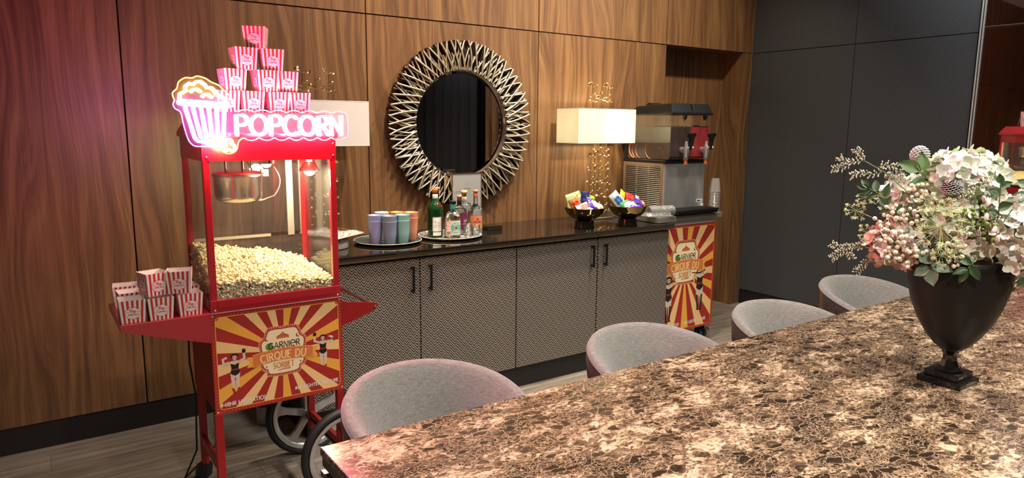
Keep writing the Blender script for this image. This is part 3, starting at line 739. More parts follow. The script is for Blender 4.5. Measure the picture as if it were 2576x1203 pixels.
# ------------------------------------------------------------------ circus posters
A_RED, A_YEL, A_ORG, A_CRM, A_BAN, A_BLK, A_GRN, A_SKIN, A_WHT, A_GOLD = range(10)
POSTER = [mat('poster_red', (.38, .026, .020), .45), mat('poster_yellow', (.86, .58, .24), .45), mat('poster_amber', (.84, .42, .06), .45),
          mat('poster_cream', (.90, .80, .50), .45), mat('poster_banner', (.68, .20, .06), .45), mat('poster_black', (.012, .012, .014), .45),
          mat('poster_green', (.12, .30, .05), .45), mat('poster_skin', (.70, .56, .44), .45), mat('poster_white', (.80, .76, .68), .45), mat('poster_gold', (.92, .66, .30), .45)]
def badge(A, cx_, cz, w, L0):
    """crest with tent, brand, banner and second line; w = width of the crest"""
    def crest(s, h0, h1):
        pts = []
        hw = w*.36*s
        for (x, z) in ((.0, .40), (.55, .40), (.72, .34), (.80, .25), (.98, .20), (1.0, .10), (.92, .0), (.90, -.06), (.98, -.16), (.90, -.25), (.74, -.28), (.66, -.36), (.0, -.38)):
            pts.append((cx_+x*hw, cz+z*w*s))
        pts = pts+[(2*cx_-x, z) for x, z in pts[-2:0:-1]]
        return curve2(pts+[pts[0]], 3)[:-1]
    A.poly(crest(1.10, 0, 0), A_GOLD, L0).poly(crest(1.085, 0, 0), A_RED, L0+1)
    o = crest(1.04, 0, 0); n = len(o)
    for i in range(n):                          # bulbs around the crest
        a, b = o[i], o[(i+1) % n]; d = hypot(b[0]-a[0], b[1]-a[1]); k = max(1, int(d/(w*.028)))
        for j in range(k):
            A.disc(a[0]+(b[0]-a[0])*j/k, a[1]+(b[1]-a[1])*j/k, w*.0095, A_GOLD, L0+2, 6)
    A.poly(crest(.97, 0, 0), A_CRM, L0+3)
    # tent
    tz = cz+w*.24
    A.poly([(cx_-w*.11, tz-w*.01), (cx_-w*.10, tz+w*.035), (cx_-w*.04, tz+w*.06), (cx_, tz+w*.105), (cx_+w*.04, tz+w*.06), (cx_+w*.10, tz+w*.035), (cx_+w*.11, tz-w*.01)], A_BAN, L0+4)
    for k in range(-3, 4): A.stroke([(cx_+k*w*.030, tz-w*.008), (cx_+k*w*.028, tz+w*.032), (cx_+k*w*.010, tz+w*.06)], w*.006, A_RED, L0+5)
    for k in (-1, 1):                            # crescent moons
        mx_, mz = cx_+k*w*.26, cz+w*.25
        A.stroke([(mx_+w*.028*cos(radians(a)), mz+w*.028*sin(radians(a))) for a in range(100, 321, 20)], w*.016, A_RED, L0+4, taper=lambda t: .25+1.1*sin(pi*t))
    # brand line with its green dot
    A.disc(cx_-w*.228, cz+w*.115, w*.062, A_GRN, L0+4, 24)
    A.text('GARNIeR', cx_+w*.02, cz+w*.12, w*.105, w*.015, A_BLK, L0+5, gap=.10, sx=.98)
    # ribbon tails, banner
    for k in (-1, 1):
        f = lambda x, z: (cx_+k*x*w, cz+z*w)
        A.poly([f(.40, -.02), f(.60, .0), f(.54, -.085), f(.60, -.18), f(.38, -.19)], A_ORG, L0+6)
    up = [(cx_+w*x, cz+w*(.055-.05*(x/.5)**2)) for x in [i/10 for i in range(-5, 6)]]
    dn = [(x, z-w*.19) for x, z in up]
    A.poly([(x, z+w*.012) for x, z in up]+[(x, z-w*.012) for x, z in dn[::-1]], A_ORG, L0+7)
    A.poly(up+dn[::-1], A_BAN, L0+8)
    A.text('CIRQUE DU', cx_, cz-w*.055, w*.125, w*.023, A_GOLD, L0+9, serif=.14, gap=.17, sx=.88, arcr=w*2.6)
    A.text('SORBET', cx_, cz-w*.225, w*.088, w*.014, A_BAN, L0+9, serif=.12, gap=.16, sx=.80)
    for k in (-1, 1):
        q = cx_+k*w*.285; r = w*.024
        A.poly([(q, cz-w*.22+r), (q+r*.25, cz-w*.22+r*.25), (q+r, cz-w*.22), (q+r*.25, cz-w*.22-r*.25), (q, cz-w*.22-r), (q-r*.25, cz-w*.22-r*.25), (q-r, cz-w*.22), (q-r*.25, cz-w*.22+r*.25)], A_RED, L0+9)
    A.stroke([(cx_-w*.11, cz-w*.315), (cx_, cz-w*.298), (cx_+w*.11, cz-w*.302)], w*.022, A_BAN, L0+9, taper=lambda t: .4+.8*t)
def performer(A, x, z, h, L0, flip=1, lift=True):
    """printed strongwoman / dancer figure, feet at z, height h"""
    f = lambda a, b: (x+flip*a*h*1.28, z+b*h)
    P = lambda pts, mi, l: A.poly([f(*p) for p in pts], mi, L0+l)
    body = mats_ = A_SKIN
    P([(-.085, .50), (-.075, .30), (-.055, .12), (-.02, .12), (-.015, .30), (-.005, .42), (.01, .30), (.02, .12), (.055, .12), (.07, .30), (.085, .50)], A_SKIN, 1)
    bl = .13 if lift else .33
    for s_ in (-1, 1):
        P([(s_*.055-.02, bl), (s_*.055+.02-.0, bl), (s_*.035+.022, .03), (s_*.035+.05, .0), (s_*.035-.02, .0), (s_*.035-.015, .03)], A_RED if lift else A_BLK, 2)
    P([(-.085, .50), (-.06, .46), (0, .42), (.06, .46), (.085, .50), (.06, .60), (.075, .72), (.03, .70), (0, .68), (-.03, .70), (-.075, .72), (-.06, .60)], A_BLK, 3)
    P([(-.068, .555), (.068, .555), (.068, .585), (-.068, .585)], A_RED, 4)
    P([(-.07, .71), (-.10, .75), (-.06, .78), (.06, .78), (.10, .75), (.07, .71), (0, .69)], A_SKIN, 2)
    P([(-.02, .77), (.02, .77), (.02, .83), (-.02, .83)], A_SKIN, 2)
    A.disc(*f(0, .86), .048*h, A_SKIN, L0+4, 14, .055*h)
    P([(-.065, .84), (-.07, .91), (-.03, .945), (.03, .945), (.07, .90), (.062, .85), (.045, .895), (0, .905), (-.045, .89)], A_BLK, 5)
    A.stroke([f(-.015, .838), f(.015, .838)], h*.010, A_RED, L0+6)
    for s_ in (-1, 1): A.stroke([f(s_*.018-.01, .868), f(s_*.018+.01, .868)], h*.010, A_BLK, L0+6)
    if lift:
        A.stroke([f(.09, .755), f(.17, .80), f(.165, .93)], h*.055, A_SKIN, L0+1)
        A.disc(*f(.165, .975), h*.045, A_BLK, L0+3, 16); A.stroke([f(.135, 1.02), f(.195, 1.02)], h*.018, A_BLK, L0+3)
        A.stroke([f(-.09, .755), f(-.19, .73), f(-.20, .85), f(-.13, .88)], h*.055, A_SKIN, L0+1)
        A.stroke([f(-.215, .80), f(-.18, .80)], h*.028, A_BLK, L0+3)
    else:
        A.stroke([f(.09, .76), f(.18, .79), f(.26, .90)], h*.034, A_SKIN, L0+1)
        A.stroke([f(-.09, .76), f(-.17, .71), f(-.13, .62)], h*.034, A_SKIN, L0+1)
        A.stroke([f(-.20, .82), f(0, .80), f(.12, .84)], h*.022, A_BLK, L0+4); A.stroke([f(-.20, .82), f(-.17, .62)], h*.028, A_BLK, L0+2)
def sunburst(A, x0, x1, z0, z1, cx_, cz, nray, ph, border):
    A.poly([(x0, z0), (x1, z0), (x1, z1), (x0, z1)], A_RED, 0)
    R_ = 1.2*max(x1-x0, z1-z0)
    ix0, ix1, iz0, iz1 = x0+border, x1-border, z0+border, z1-border
    sub = Art()
    for k in range(nray*2):
        a, b = 2*pi*(k+ph)/(nray*2), 2*pi*(k+1+ph)/(nray*2)
        if k % 2 == 0: continue
        sub.poly([(cx_, cz), (cx_+R_*cos(a), cz+R_*sin(a)), (cx_+R_*cos(b), cz+R_*sin(b))], A_YEL if (k//2) % 3 else A_ORG, 1)
    mm = sub.mb(clip=(ix0, ix1, iz0, iz1))
    for f, mi in zip(mm.f, mm.m): A.poly([(mm.v[i][0], mm.v[i][2]) for i in f], mi, 1)
    # fine golden line with notched corners and bulbs on the red edge
    c = border*.9
    for qx, qz in ((ix0, iz0), (ix1, iz0), (ix0, iz1), (ix1, iz1)):
        A.disc(qx, qz, c*.9, A_RED, 1.5, 16)
        sx_c, sz_c = (x0+border*.55 if qx == ix0 else x1-border*.55), (z0+border*.55 if qz == iz0 else z1-border*.55)
        A.poly([(sx_c+border*(.34 if k % 2 == 0 else .14)*sin(k*pi/5), sz_c+border*(.34 if k % 2 == 0 else .14)*cos(k*pi/5)) for k in range(10)], A_GOLD, 3)
    A.stroke([(ix0+c, iz0), (ix1-c, iz0), (ix1-c*.3, iz0+c*.3), (ix1, iz0+c), (ix1, iz1-c), (ix1-c*.3, iz1-c*.3), (ix1-c, iz1), (ix0+c, iz1), (ix0+c*.3, iz1-c*.3), (ix0, iz1-c), (ix0, iz0+c), (ix0+c*.3, iz0+c*.3)], border*.16, A_ORG, 3, closed=True)
    n = int((x1-x0)/.0135)
    for i in range(n):
        for z in (z0+border*.5, z1-border*.5): A.disc(x0+.022+(x1-x0-.044)*i/(n-1), z, border*.12, A_BAN, 2, 6)
    n = int((z1-z0)/.0135)
    for i in range(n):
        for x in (x0+border*.5, x1-border*.5): A.disc(x, z0+.022+(z1-z0-.044)*i/(n-1), border*.12, A_BAN, 2, 6)
W_, H_ = .506, .392
A = Art(); sunburst(A, 0, W_, 0, H_, .262, .205, 17, .25, .016)
badge(A, .262, .205, .235, 3)
performer(A, .078, .072, .165, 3, 1, True); performer(A, .422, .100, .155, 3, -1, True)
A.text('#48HR HYDRATION', .105, .034, .015, .0030, A_WHT, 4, gap=.16, serif=.08); A.text('#6X LIGHTER TEXTURE', .392, .044, .013, .0026, A_WHT, 4, gap=.16, serif=.08)
art = A.mb(.0001)
art.v = [(v[0], v[1]-.0035, v[2]) for v in art.v]; art.box(0, W_, -.003, .0, 0, H_, A_RED)
pst = art.build('circus_poster', POSTER, None, (X0-.004, YF+.006, .464))
pst.parent = cart; pst.location = (-.004, .004, .464)
pst['label'] = 'sunburst circus poster panel with two strongwomen'

# ------------------------------------------------------------------ neon sign
M_ACR = pane_mat('pink_glow_acrylic', (1, .90, .94), refl=.15, haze=.008)  # pink tint puts the neon's glow into the colour of the clear sheet
M_NP = mat('neon_pink', (1, .5, .7), .4, emit=(1.0, .12, .20), estr=290)
M_NV = mat('neon_violet', (.9, .5, 1), .4, emit=(.85, .16, .75), estr=160)
M_NY = mat('neon_amber', (1, .8, .4), .4, emit=(1.0, .50, .10), estr=140)
M_NP2 = mat('acrylic_edge_pink', (1, .4, .6), .3, emit=(1.0, .16, .36), estr=1.0)
M_NV2 = mat('acrylic_edge_violet', (.9, .4, 1), .3, emit=(.85, .22, 1.0), estr=1.2)
M_NY2 = mat('acrylic_edge_amber', (1, .7, .2), .3, emit=(1.0, .50, .06), estr=1.3)
YS = 2.640
sign = T('neon_sign', 'lit neon sign of a striped popcorn tub beside the word POPCORN', 'neon sign', (.75, YS, 1.54))
def sx_(mb): return mb.xform(Matrix.Translation((-.75, -YS, -1.54)))
# pixel -> sign plane (measured once from the photo): x metres along the wall, z height
TUBY, RT = YS-.006, .0050
word = MB(); x = .638; hgt = .070
for c in 'POPCORN':
    wd, st, sf = GL[c]
    sxx = {'P': 1.12, 'O': 1.04, 'C': .98, 'R': 1.02, 'N': .98}[c]
    for k in st:
        pts = [(x+p[0]*hgt*sxx, TUBY, 1.512+p[1]*hgt) for p in k]
        cl = c == 'O'
        if cl: pts = pts[:-1]
        word.tube(pts, RT, 8, closed=cl)
        if not cl:
            word.sphere(pts[0], RT, 8, 6); word.sphere(pts[-1], RT, 8, 6)
    x += wd*hgt*sxx+.0072
sx_(word).build('lettering', M_NP, sign)
WEND = x
tub = MB()
def SP(px_, pz): return (px_, TUBY, pz)
# tub rim and stripes (x .452-.617 at the rim, .500-.60 at the base)
tub.tube([SP(.462, 1.628), SP(.612, 1.620)], RT, 8).tube([SP(.464, 1.616), SP(.610, 1.608)], RT, 8)
for p in (SP(.462, 1.622), SP(.612, 1.614)): tub.sphere(p, .0095, 10, 8)
for i in range(6):
    u = i/5
    xt, xb = .476+.128*u, .503+.094*u
    zb = 1.500+.004*u
    zt = 1.610-.006*u
    pts = [SP(xt, zt), SP((xt+xb)/2, (zt+zb)/2), SP(xb, zb)]
    tub.tube(pts, RT*.95, 8)
tub.tube([SP(.503, 1.500), SP(.512, 1.490), SP(.54, 1.489), SP(.597, 1.492)], RT*.95, 8)
sx_(tub).build('tub_outline', M_NV, sign)
pop = MB()
puff = [(.461, 1.634), (.463, 1.650), (.474, 1.656), (.482, 1.660), (.482, 1.676), (.494, 1.686), (.507, 1.683), (.516, 1.692), (.532, 1.693), (.545, 1.683), (.550, 1.674), (.566, 1.673), (.575, 1.662), (.580, 1.650), (.595, 1.648), (.605, 1.637), (.607, 1.628)]
pop.tube([SP(*p) for p in puff], RT*.95, 8)
pop.tube([SP(.497, 1.657), SP(.505, 1.666), SP(.518, 1.668), SP(.531, 1.658)], RT*.95, 8)
pop.tube([SP(.533, 1.642), SP(.540, 1.650), SP(.552, 1.652), SP(.566, 1.640)], RT*.95, 8)
sx_(pop).build('kernel_outline', M_NY, sign)
for (kx, kz, s_) in ((.578, 1.492, .018), (.612, 1.474, .020)):
    pop = MB()
    for i in range(3):
        a0 = 90+120*i
        ccx, ccz = kx+s_*.62*cos(radians(a0)), kz+s_*.62*sin(radians(a0))
        pop.tube([SP(ccx+s_*.55*cos(radians(a)), ccz+s_*.55*sin(radians(a))) for a in range(a0-130, a0+131, 26)], RT*.8, 8)
    sx_(pop).build('kernel_outline', M_NY, sign)
# acrylic backing with lit edge
back = []
outl = [(.445, 1.628), (.440, 1.652), (.455, 1.668), (.462, 1.690), (.484, 1.705), (.505, 1.705), (.522, 1.712), (.548, 1.706), (.566, 1.694), (.590, 1.684), (.606, 1.668), (.622, 1.652), (.634, 1.632), (.640, 1.604)]
zt_ = 1.512+hgt+.017
k = 28
outl += [(.648+(WEND-.640)*i/k, zt_-.004+.007*abs(sin(i*pi/4))) for i in range(k+1)]
outl += [(WEND+.014, 1.575), (WEND+.016, 1.530), (WEND+.008, 1.500)]
KB = 28
for i in range(KB+1):
    u = 1-i/KB; outl.append((.665+(WEND-.665)*u, 1.501-.009*abs(sin(i*pi/4))))
outl += [(.650, 1.492), (.644, 1.478), (.640, 1.462), (.628, 1.450), (.610, 1.446), (.594, 1.452), (.580, 1.462), (.560, 1.470), (.520, 1.472), (.500, 1.474), (.486, 1.486), (.478, 1.505), (.468, 1.55), (.462, 1.588), (.446, 1.600), (.440, 1.614)]
outl = curve2(outl+[outl[0]], 3)[:-1]
m = MB(); m.prism(outl, YS+.002, YS+.007); sx_(m).build('backing', M_ACR, sign)
def edge(i0, i1, mt_, nm):
    pts = [(x, YS+.0045, z) for x, z in (outl*2)[3*i0:3*i1-2]]
    sx_(MB().tube(pts, .0022, 6)).build(nm, mt_, sign)
n0 = len(outl)//3
edge(0, 14, M_NY2, 'edge_glow'); edge(13, 13+k+5+KB, M_NP2, 'edge_glow'); edge(13+k+4+KB, n0-9, M_NY2, 'edge_glow'); edge(n0-10, n0+1, M_NV2, 'edge_glow')
for x in (.55, .66, .95): sx_(MB().tube([(x, YS+.007, 1.51), (x, YF, 1.51)], .003, 6)).build('stand_off', M_SCREW, sign)
cb = [(.575, YS+.009, 1.45), (.570, YF-.004, 1.40), (.556, YF-.004, 1.35), (.545, YF-.004, 1.30), (.524, YF+.004, 1.24), (.522, YF+.02, 1.22)]
sx_(MB().tube(cb, .0013, 5)).build('cable', M_ACR, sign)

# ------------------------------------------------------------------ popcorn boxes
M_CARD = mat('white_card', (.80, .77, .72), .6)
M_STRIPE = mat('red_print', (.56, .035, .025), .5)
BT, BB, BH = .0425, .0360, .0800      # half widths top / bottom, height
def box_body():
    m = MB(); N_ = 11
    for q in range(4):
        R_ = Matrix.Rotation(q*pi/2, 4, 'Z')
        for i in range(N_):
            u0, u1 = -1+2*i/N_, -1+2*(i+1)/N_; um = (u0+u1)/2
            a = [(u0*BB, -BB, 0), (u1*BB, -BB, 0), (u1*BT, -BT, BH), (um*BT, -BT-.0002, BH+.0030), (u0*BT, -BT, BH)]
            m.add([R_ @ Vector(p) for p in a], [(0, 1, 2, 3, 4)], i % 2)
            b = [(p[0]*.985, p[1]+.0008, p[2]) for p in a]
            m.add([R_ @ Vector(p) for p in b], [(4, 3, 2, 1, 0)], 0)
    m.add([(-BB, -BB, 0), (BB, -BB, 0), (BB, BB, 0), (-BB, BB, 0)], [(3, 2, 1, 0)], 0)
    m.add([(-BB, -BB, .001), (BB, -BB, .001), (BB, BB, .001), (-BB, BB, .001)], [(0, 1, 2, 3)], 0)
    return m
# logo: cloud with a red outline and the two hand-lettered lines
A = Art()
A.poly(cloud(0, 0, .0265, .0235, 9, 6, .20, .2), 1, 0).poly(cloud(0, 0, .0250, .0220, 9, 6, .20, .2), 0, 1)
S = .001
for pts in ([(-8, 1), (-6.5, 12.5)], [(-11, 9), (-9.5, 12.5), (-5, 13.5), (-2.2, 10.8), (-3.5, 7.2), (-7, 6.2)],
            [(1.2, 8.2), (-1.2, 6.5), (-.6, 3.4), (1.6, 3.4), (2.6, 6), (1.2, 8.2)],
            [(4.6, 8), (5, -.5)], [(4.8, 6.8), (6.8, 8.2), (8.8, 6), (7.6, 3.2), (5, 3.6)],
            [(-10.5, -3.2), (-13.5, -2.2), (-14.8, -5.5), (-12.8, -8.2), (-9.8, -7.2)],
            [(-5.6, -3), (-8, -4.4), (-7.6, -7.6), (-5, -7.8), (-3.8, -5), (-5.6, -3)],
            [(-1.8, -2.8), (-1.8, -8)], [(-1.6, -5), (.2, -3), (2, -3.2)],
            [(4.2, -2.8), (4.2, -8)], [(4.4, -4.6), (6.0, -2.8), (7.6, -4.2), (7.8, -7.2), (9.6, -8.2), (13, -7), (15.2, -4), (13.6, -2.2)]):
    A.stroke(curve2([(x*S, z*S) for x, z in pts]), .00185, 1, 2)
for k in (-1, 1):
    for dz in (2.2, 5): A.stroke([(k*13*S, dz*S), (k*18*S, (dz+k*.9)*S)], .0011, 1, 2)
A.disc(0, -.0125, .0011, 1, 2, 8)
logo_mb = A.mb(.0001)
til = math.atan2(BT-BB, BH)
proto_box = None
def popcorn_box(x, y, z, rz, label, grp):
    global proto_box
    if proto_box is None:
        t = T('popcorn_box', label, 'popcorn box', (x, y, z), rz, grp)
        box_body().build('box_body', [M_CARD, M_STRIPE], t)
        lm = None
        for q in (0, 1, 3):
            if lm is None: o = logo_mb.build('logo', [M_CARD, M_STRIPE], t); lm = o.data
            else: o = bpy.data.objects.new('logo', lm); col.objects.link(o); o.parent = t
            zc = .036; off = (BB+(BT-BB)*zc/BH+.0004)
            o.matrix_local = Matrix.Rotation(q*pi/2, 4, 'Z') @ Matrix.Translation((0, -off, zc)) @ Matrix.Rotation(til, 4, 'X')
        proto_box = t
        return t
    c = copy_tree(proto_box); c.location = (x, y, z); c.rotation_euler = (0, 0, rz); c['label'] = label; c['group'] = grp
    return c
ZR = 1.5945
GRP = 'popcorn boxes stacked in a pyramid on the roof'
rows = [(.900-.012, 0), (0, 0)]
top = [  # front-left top x, y of the front, level, rotation, label
 (.629, 2.845, 0, -4, 'popcorn box in the bottom row of the rooftop pyramid, partly behind the neon tub'),
 (.716, 2.840, 0, 3, 'popcorn box second from the left in the bottom row on the roof'),
 (.817, 2.845, 0, 2, 'popcorn box third from the left in the bottom row on the roof'),
 (.903, 2.850, 0, -2, 'popcorn box at the right end of the bottom row on the roof'),
 (.654, 2.850, 1, 5, 'yellow-lit popcorn box at the left end of the third tier from the top'),
 (.776, 2.845, 1, 4, 'popcorn box in the middle of the third tier from the top'),
 (.862, 2.865, 1, -3, 'popcorn box at the right end of the third tier from the top'),
 (.699, 2.850, 2, 3, 'left popcorn box of the pair just under the topmost box'),
 (.806, 2.855, 2, -5, 'right popcorn box of the pair just under the topmost box'),
 (.752, 2.860, 3, -24, 'topmost popcorn box of the pyramid, half in orange light')]
for x, y, lv, r, lb in top:
    popcorn_box(x+BT, y+BT, ZR+lv*(BH+.0022), radians(r), lb, GRP)
# card board leaning up behind the pyramid
m = MB(); m.prism([(.76, 0), (.998, 0), (.90, .175), (.84, .175)], 0, .004)
tag(m.build('display_card', mat('dark_red_card', (.16, .02, .03), .6), None, (0, 2.950, 1.5945), (0, 0, 0)), 'dark red card propped behind the rooftop popcorn boxes', 'card')
GS = 'popcorn boxes on the side shelf'
ZS = .8625
shelf = [(.279, 2.738, 0, -2, 'front left popcorn box standing on the red side shelf'),
 (.366, 2.731, 0, 1, 'front middle popcorn box standing on the red side shelf'),
 (.463, 2.740, 0, 3, 'front right popcorn box standing on the red side shelf, nearest the glass'),
 (.357, 2.760, 1, 16, 'left box of the upper two on the side shelf'),
 (.441, 2.752, 1, -14, 'right box of the upper two on the side shelf, beside the cabinet glass'),
 (.288, 2.990, 0, -6, 'rear left popcorn box at the back of the side shelf'),
 (.290, 2.865, 0, 2, 'popcorn box standing between the front and rear left boxes of the shelf'),
 (.388, 2.850, 0, -4, 'popcorn box behind the front middle one on the side shelf'),
 (.476, 2.870, 0, 5, 'popcorn box at the back of the shelf against the cabinet')]
for x, y, lv, r, lb in shelf:
    popcorn_box(x, y, ZS+lv*(BH+.0022), radians(r), lb, GS)

# ================================================================== ROUND MIRROR with gilt rods
M_GILT = mat('champagne_gilt', (.80, .70, .52), .36, .9)
M_DKGILT = mat('dark_gilt_back', (.030, .024, .018), .6)
MX, MZ, MRI, MRO, MY = 2.298, 1.562, .322, .512, 3.862
mir = T('round_mirror', 'round wall mirror with a wide sunburst frame of crossed gilt rods', 'mirror', (MX, WY, MZ))
def rx(pts): return [(x, y-WY, z) for x, y, z in pts]
def ringpt(r, a, y): return (r*cos(a), y-WY, r*sin(a))
MB().grid(lambda u, v: ringpt(.001+MRI*v, 2*pi*u, 3.880), 64, 4, smooth=False, flip=True).build('mirror_glass', M_MIRROR, mir)
m = MB(); m.grid(lambda u, v: ringpt(MRI+.004, 2*pi*u, 3.848+.04*v), 72, 1, flip=True); m.grid(lambda u, v: ringpt(MRI+.004+.010*v, 2*pi*u, 3.848), 72, 1, flip=True)
m.grid(lambda u, v: ringpt(MRI+.014, 2*pi*u, 3.888-.04*v), 72, 1)
m.build('inner_ring', mat('bevel_rim', (.40, .33, .25), .2, .9), mir)
m = MB(); m.grid(lambda u, v: ringpt(MRI-.012+.016*v, 2*pi*u, 3.8795-.003*v), 72, 1, flip=True); m.build('bevel', M_MIRROR, mir)
m = MB(); m.grid(lambda u, v: ringpt(MRI+(.075)*v, 2*pi*u, 3.890), 72, 1, flip=True); m.grid(lambda u, v: ringpt(MRI+.09+.010*v, 2*pi*u, 3.880), 72, 1, flip=True)
m.build('back_plate', M_DKGILT, mir)
rnd = random.Random(5)
NR = 100
rest = MB()
def rod_pts(a0, side, r0, r1, y, sweep, curve):
    out = []
    for k in range(7):
        t = k/6; r = r0+(r1-r0)*t
        a = a0+side*sweep*(t-.35)+side*curve*sin(pi*t)
        out.append(ringpt(r, a, y-.008*sin(pi*t*.8)))
    return out
def rod(m, pts, r):
    """round gilt front edge on a deep dark blade"""
    m.tube(pts, r, 6, 0)
    n = len(pts); vs = []
    for i, p in enumerate(pts):
        a, b = Vector(pts[max(i-1, 0)]), Vector(pts[min(i+1, n-1)]); d = (b-a).normalized(); s = Vector((-d.z, 0, d.x))*r*.55
        q = Vector(p); vs += [q+s, q-s, Vector((q.x, -.010, q.z))-s, Vector((q.x, -.010, q.z))+s]
    m.add(vs, [(4*i+j, 4*i+(j+1) % 4, 4*i+4+(j+1) % 4, 4*i+4+j) for i in range(n-1) for j in range(4)]+[(0, 3, 2, 1), (4*n-4, 4*n-3, 4*n-2, 4*n-1)], 1)
for i in range(NR):
    a0 = 2*pi*i/NR+rnd.uniform(-.012, .012); sd = 1 if i % 2 else -1
    m = MB(); rod(m, rod_pts(a0, sd, MRI+.010, MRO-rnd.uniform(0, .004), 3.838 if sd > 0 else 3.850, rnd.uniform(.10, .17), rnd.uniform(-.02, .03)), .0056)
    m.build('rod', [M_GILT, M_DKGILT], mir)
for i in range(84):
    a0 = 2*pi*(i+.4)/84; sd = 1 if i % 2 else -1
    rod(rest, rod_pts(a0, sd, MRI+.008, MRO-rnd.uniform(0, .03), 3.862, rnd.uniform(.06, .15), 0), .0050)
for i in range(80):
    a0 = 2*pi*(i+.7)/80; sd = 1 if i % 2 else -1
    rod(rest, rod_pts(a0, sd, MRI+.006, MRI+rnd.uniform(.06, .12), 3.858, rnd.uniform(.02, .07), 0), .0048)
o = rest.build('back_rods', [M_GILT, M_DKGILT], mir); o['kind'] = 'stuff'

# ================================================================== LAMPS with gilt branches
M_SHADE_ON = bpy.data.materials.new('cream_shade_lit'); M_SHADE_ON.use_nodes = True
def shade_mat(m, c, tr):
    N, L = nodes_of(m); N.remove(N['Principled BSDF']); out = N['Material Output']
    d = N.new('ShaderNodeBsdfDiffuse'); d.inputs[0].default_value = (*c, 1)
    t = N.new('ShaderNodeBsdfTranslucent'); t.inputs[0].default_value = (*c, 1)
    mx = N.new('ShaderNodeMixShader'); mx.inputs[0].default_value = tr
    L.new(d.outputs[0], mx.inputs[1]); L.new(t.outputs[0], mx.inputs[2]); L.new(mx.outputs[0], out.inputs[0])
shade_mat(M_SHADE_ON, (.95, .93, .80), .42)
M_SHADE_OFF = bpy.data.materials.new('white_shade'); M_SHADE_OFF.use_nodes = True
shade_mat(M_SHADE_OFF, (.85, .84, .81), .25)
M_GOLD = mat('leaf_gold', (.75, .58, .30), .22, 1.0)
def gold_lamp(x0, x1, lit, label, seed):
    YC, SD = 3.725, .115
    t = T('table_lamp', label, 'table lamp', ((x0+x1)/2, YC, ZC))
    hw = (x1-x0)/2
    rnd = random.Random(seed)
    m = MB(); z0, z1 = 1.441-ZC, 1.674-ZC
    c = [(-hw, -SD), (hw, -SD), (hw, SD), (-hw, SD)]
    for i in range(4):
        a, b = c[i], c[(i+1) % 4]
        m.add([(a[0], a[1], z0), (b[0], b[1], z0), (b[0], b[1], z1), (a[0], a[1], z1)], [(0, 1, 2, 3)])
    m.build('lamp_shade', M_SHADE_ON if lit else M_SHADE_OFF, t, solid=.002)
    m = MB()
    for z in (z0, z1):
        m.tube([(a, b, z) for a, b in c], .0022, 6, closed=True, smooth=False)
    m.tube([(-hw, 0, z1-.004), (hw, 0, z1-.004)], .0018, 6)
    m.build('shade_frame', mat('shade_wire', (.35, .32, .26), .4, .6) if lit else M_WHITE, t)
    MB().box(-.13, .13, -.06, .06, 0, .014).build('base', M_GOLD, t, bevel=.003)
    MB().tube([(0, .01, .012), (0, .01, z0+.06)], .005, 10).build('pole', M_GOLD, t)
    for k, dx in enumerate((-.062, .006, .076)):
        m = MB(); top = (.925, .880, .915)[k]; zs = [.014+(top-.014)*j/14 for j in range(15)]
        pts = [(dx+.004*sin(j*1.3+k), -.02+.003*cos(j*2), z) for j, z in enumerate(zs)]
        m.tube(pts, .0019, 5)
        br = t and m.build('branch', M_GOLD, t)
        for row in range(10):
            z = .06+row*.095+(k % 2)*.012
            if z > top: break
            if z0-.02 < z < z1+.015: continue
            for s_ in (-1, 1):
                m = MB(); L_ = .026; cx0, cz0 = dx+s_*L_, z+.012+(0 if s_ < 0 else -.012)
                m.tube([(dx, -.02, z-.008), (dx+s_*L_*.6, -.021, z), (cx0, -.022, cz0)], .0016, 4)
                r = rnd.uniform(.0125, .0165) if s_ < 0 else rnd.uniform(.0105, .0125)
                for q in range(4):             # cupped petals
                    a = rnd.uniform(0, 6.28)
                    m.grid(lambda u, v: (cx0+r*cos(a+2.0*(u-.5))*sin(v*1.7), -.022-.006+r*.9*(1-cos(v*1.5))*((-1)**q), cz0+r*sin(a+2.0*(u-.5))*sin(v*1.7)), 4, 3)
                m.build('blossom', M_GOLD, br)
            zz = z+.045
            if zz < top and not (z0-.02 < zz < z1+.01):
                MB().tube([(dx, -.02, zz-.012), (dx+.016, -.021, zz-.004)], .0015, 4).sphere((dx+.020, -.021, zz), .0095, 7, 5, sz=.8).build('bud', M_GOLD, br)
    if lit:
        MB().sphere((0.105, -.03, .62), .022, 14, 10).build('bulb', mat('lamp_bulb', (1, .9, .7), .5, emit=(1, .84, .55), estr=30), t)
        l = bpy.data.lights.new('lamp_glow', 'POINT'); l.energy = 5.5; l.color = (1, .87, .66); l.shadow_soft_size = .035
        lo = bpy.data.objects.new('lamp_glow', l); col.objects.link(lo); lo.parent = t; lo.location = (.105, -.062, .62)
    return t
gold_lamp(3.040, 3.560, True, 'lit table lamp with cream box shade and gilt blossom branches beside the drinks machine', 2)
gold_lamp(1.045, 1.566, False, 'unlit table lamp with white box shade half hidden behind the popcorn machine', 7)

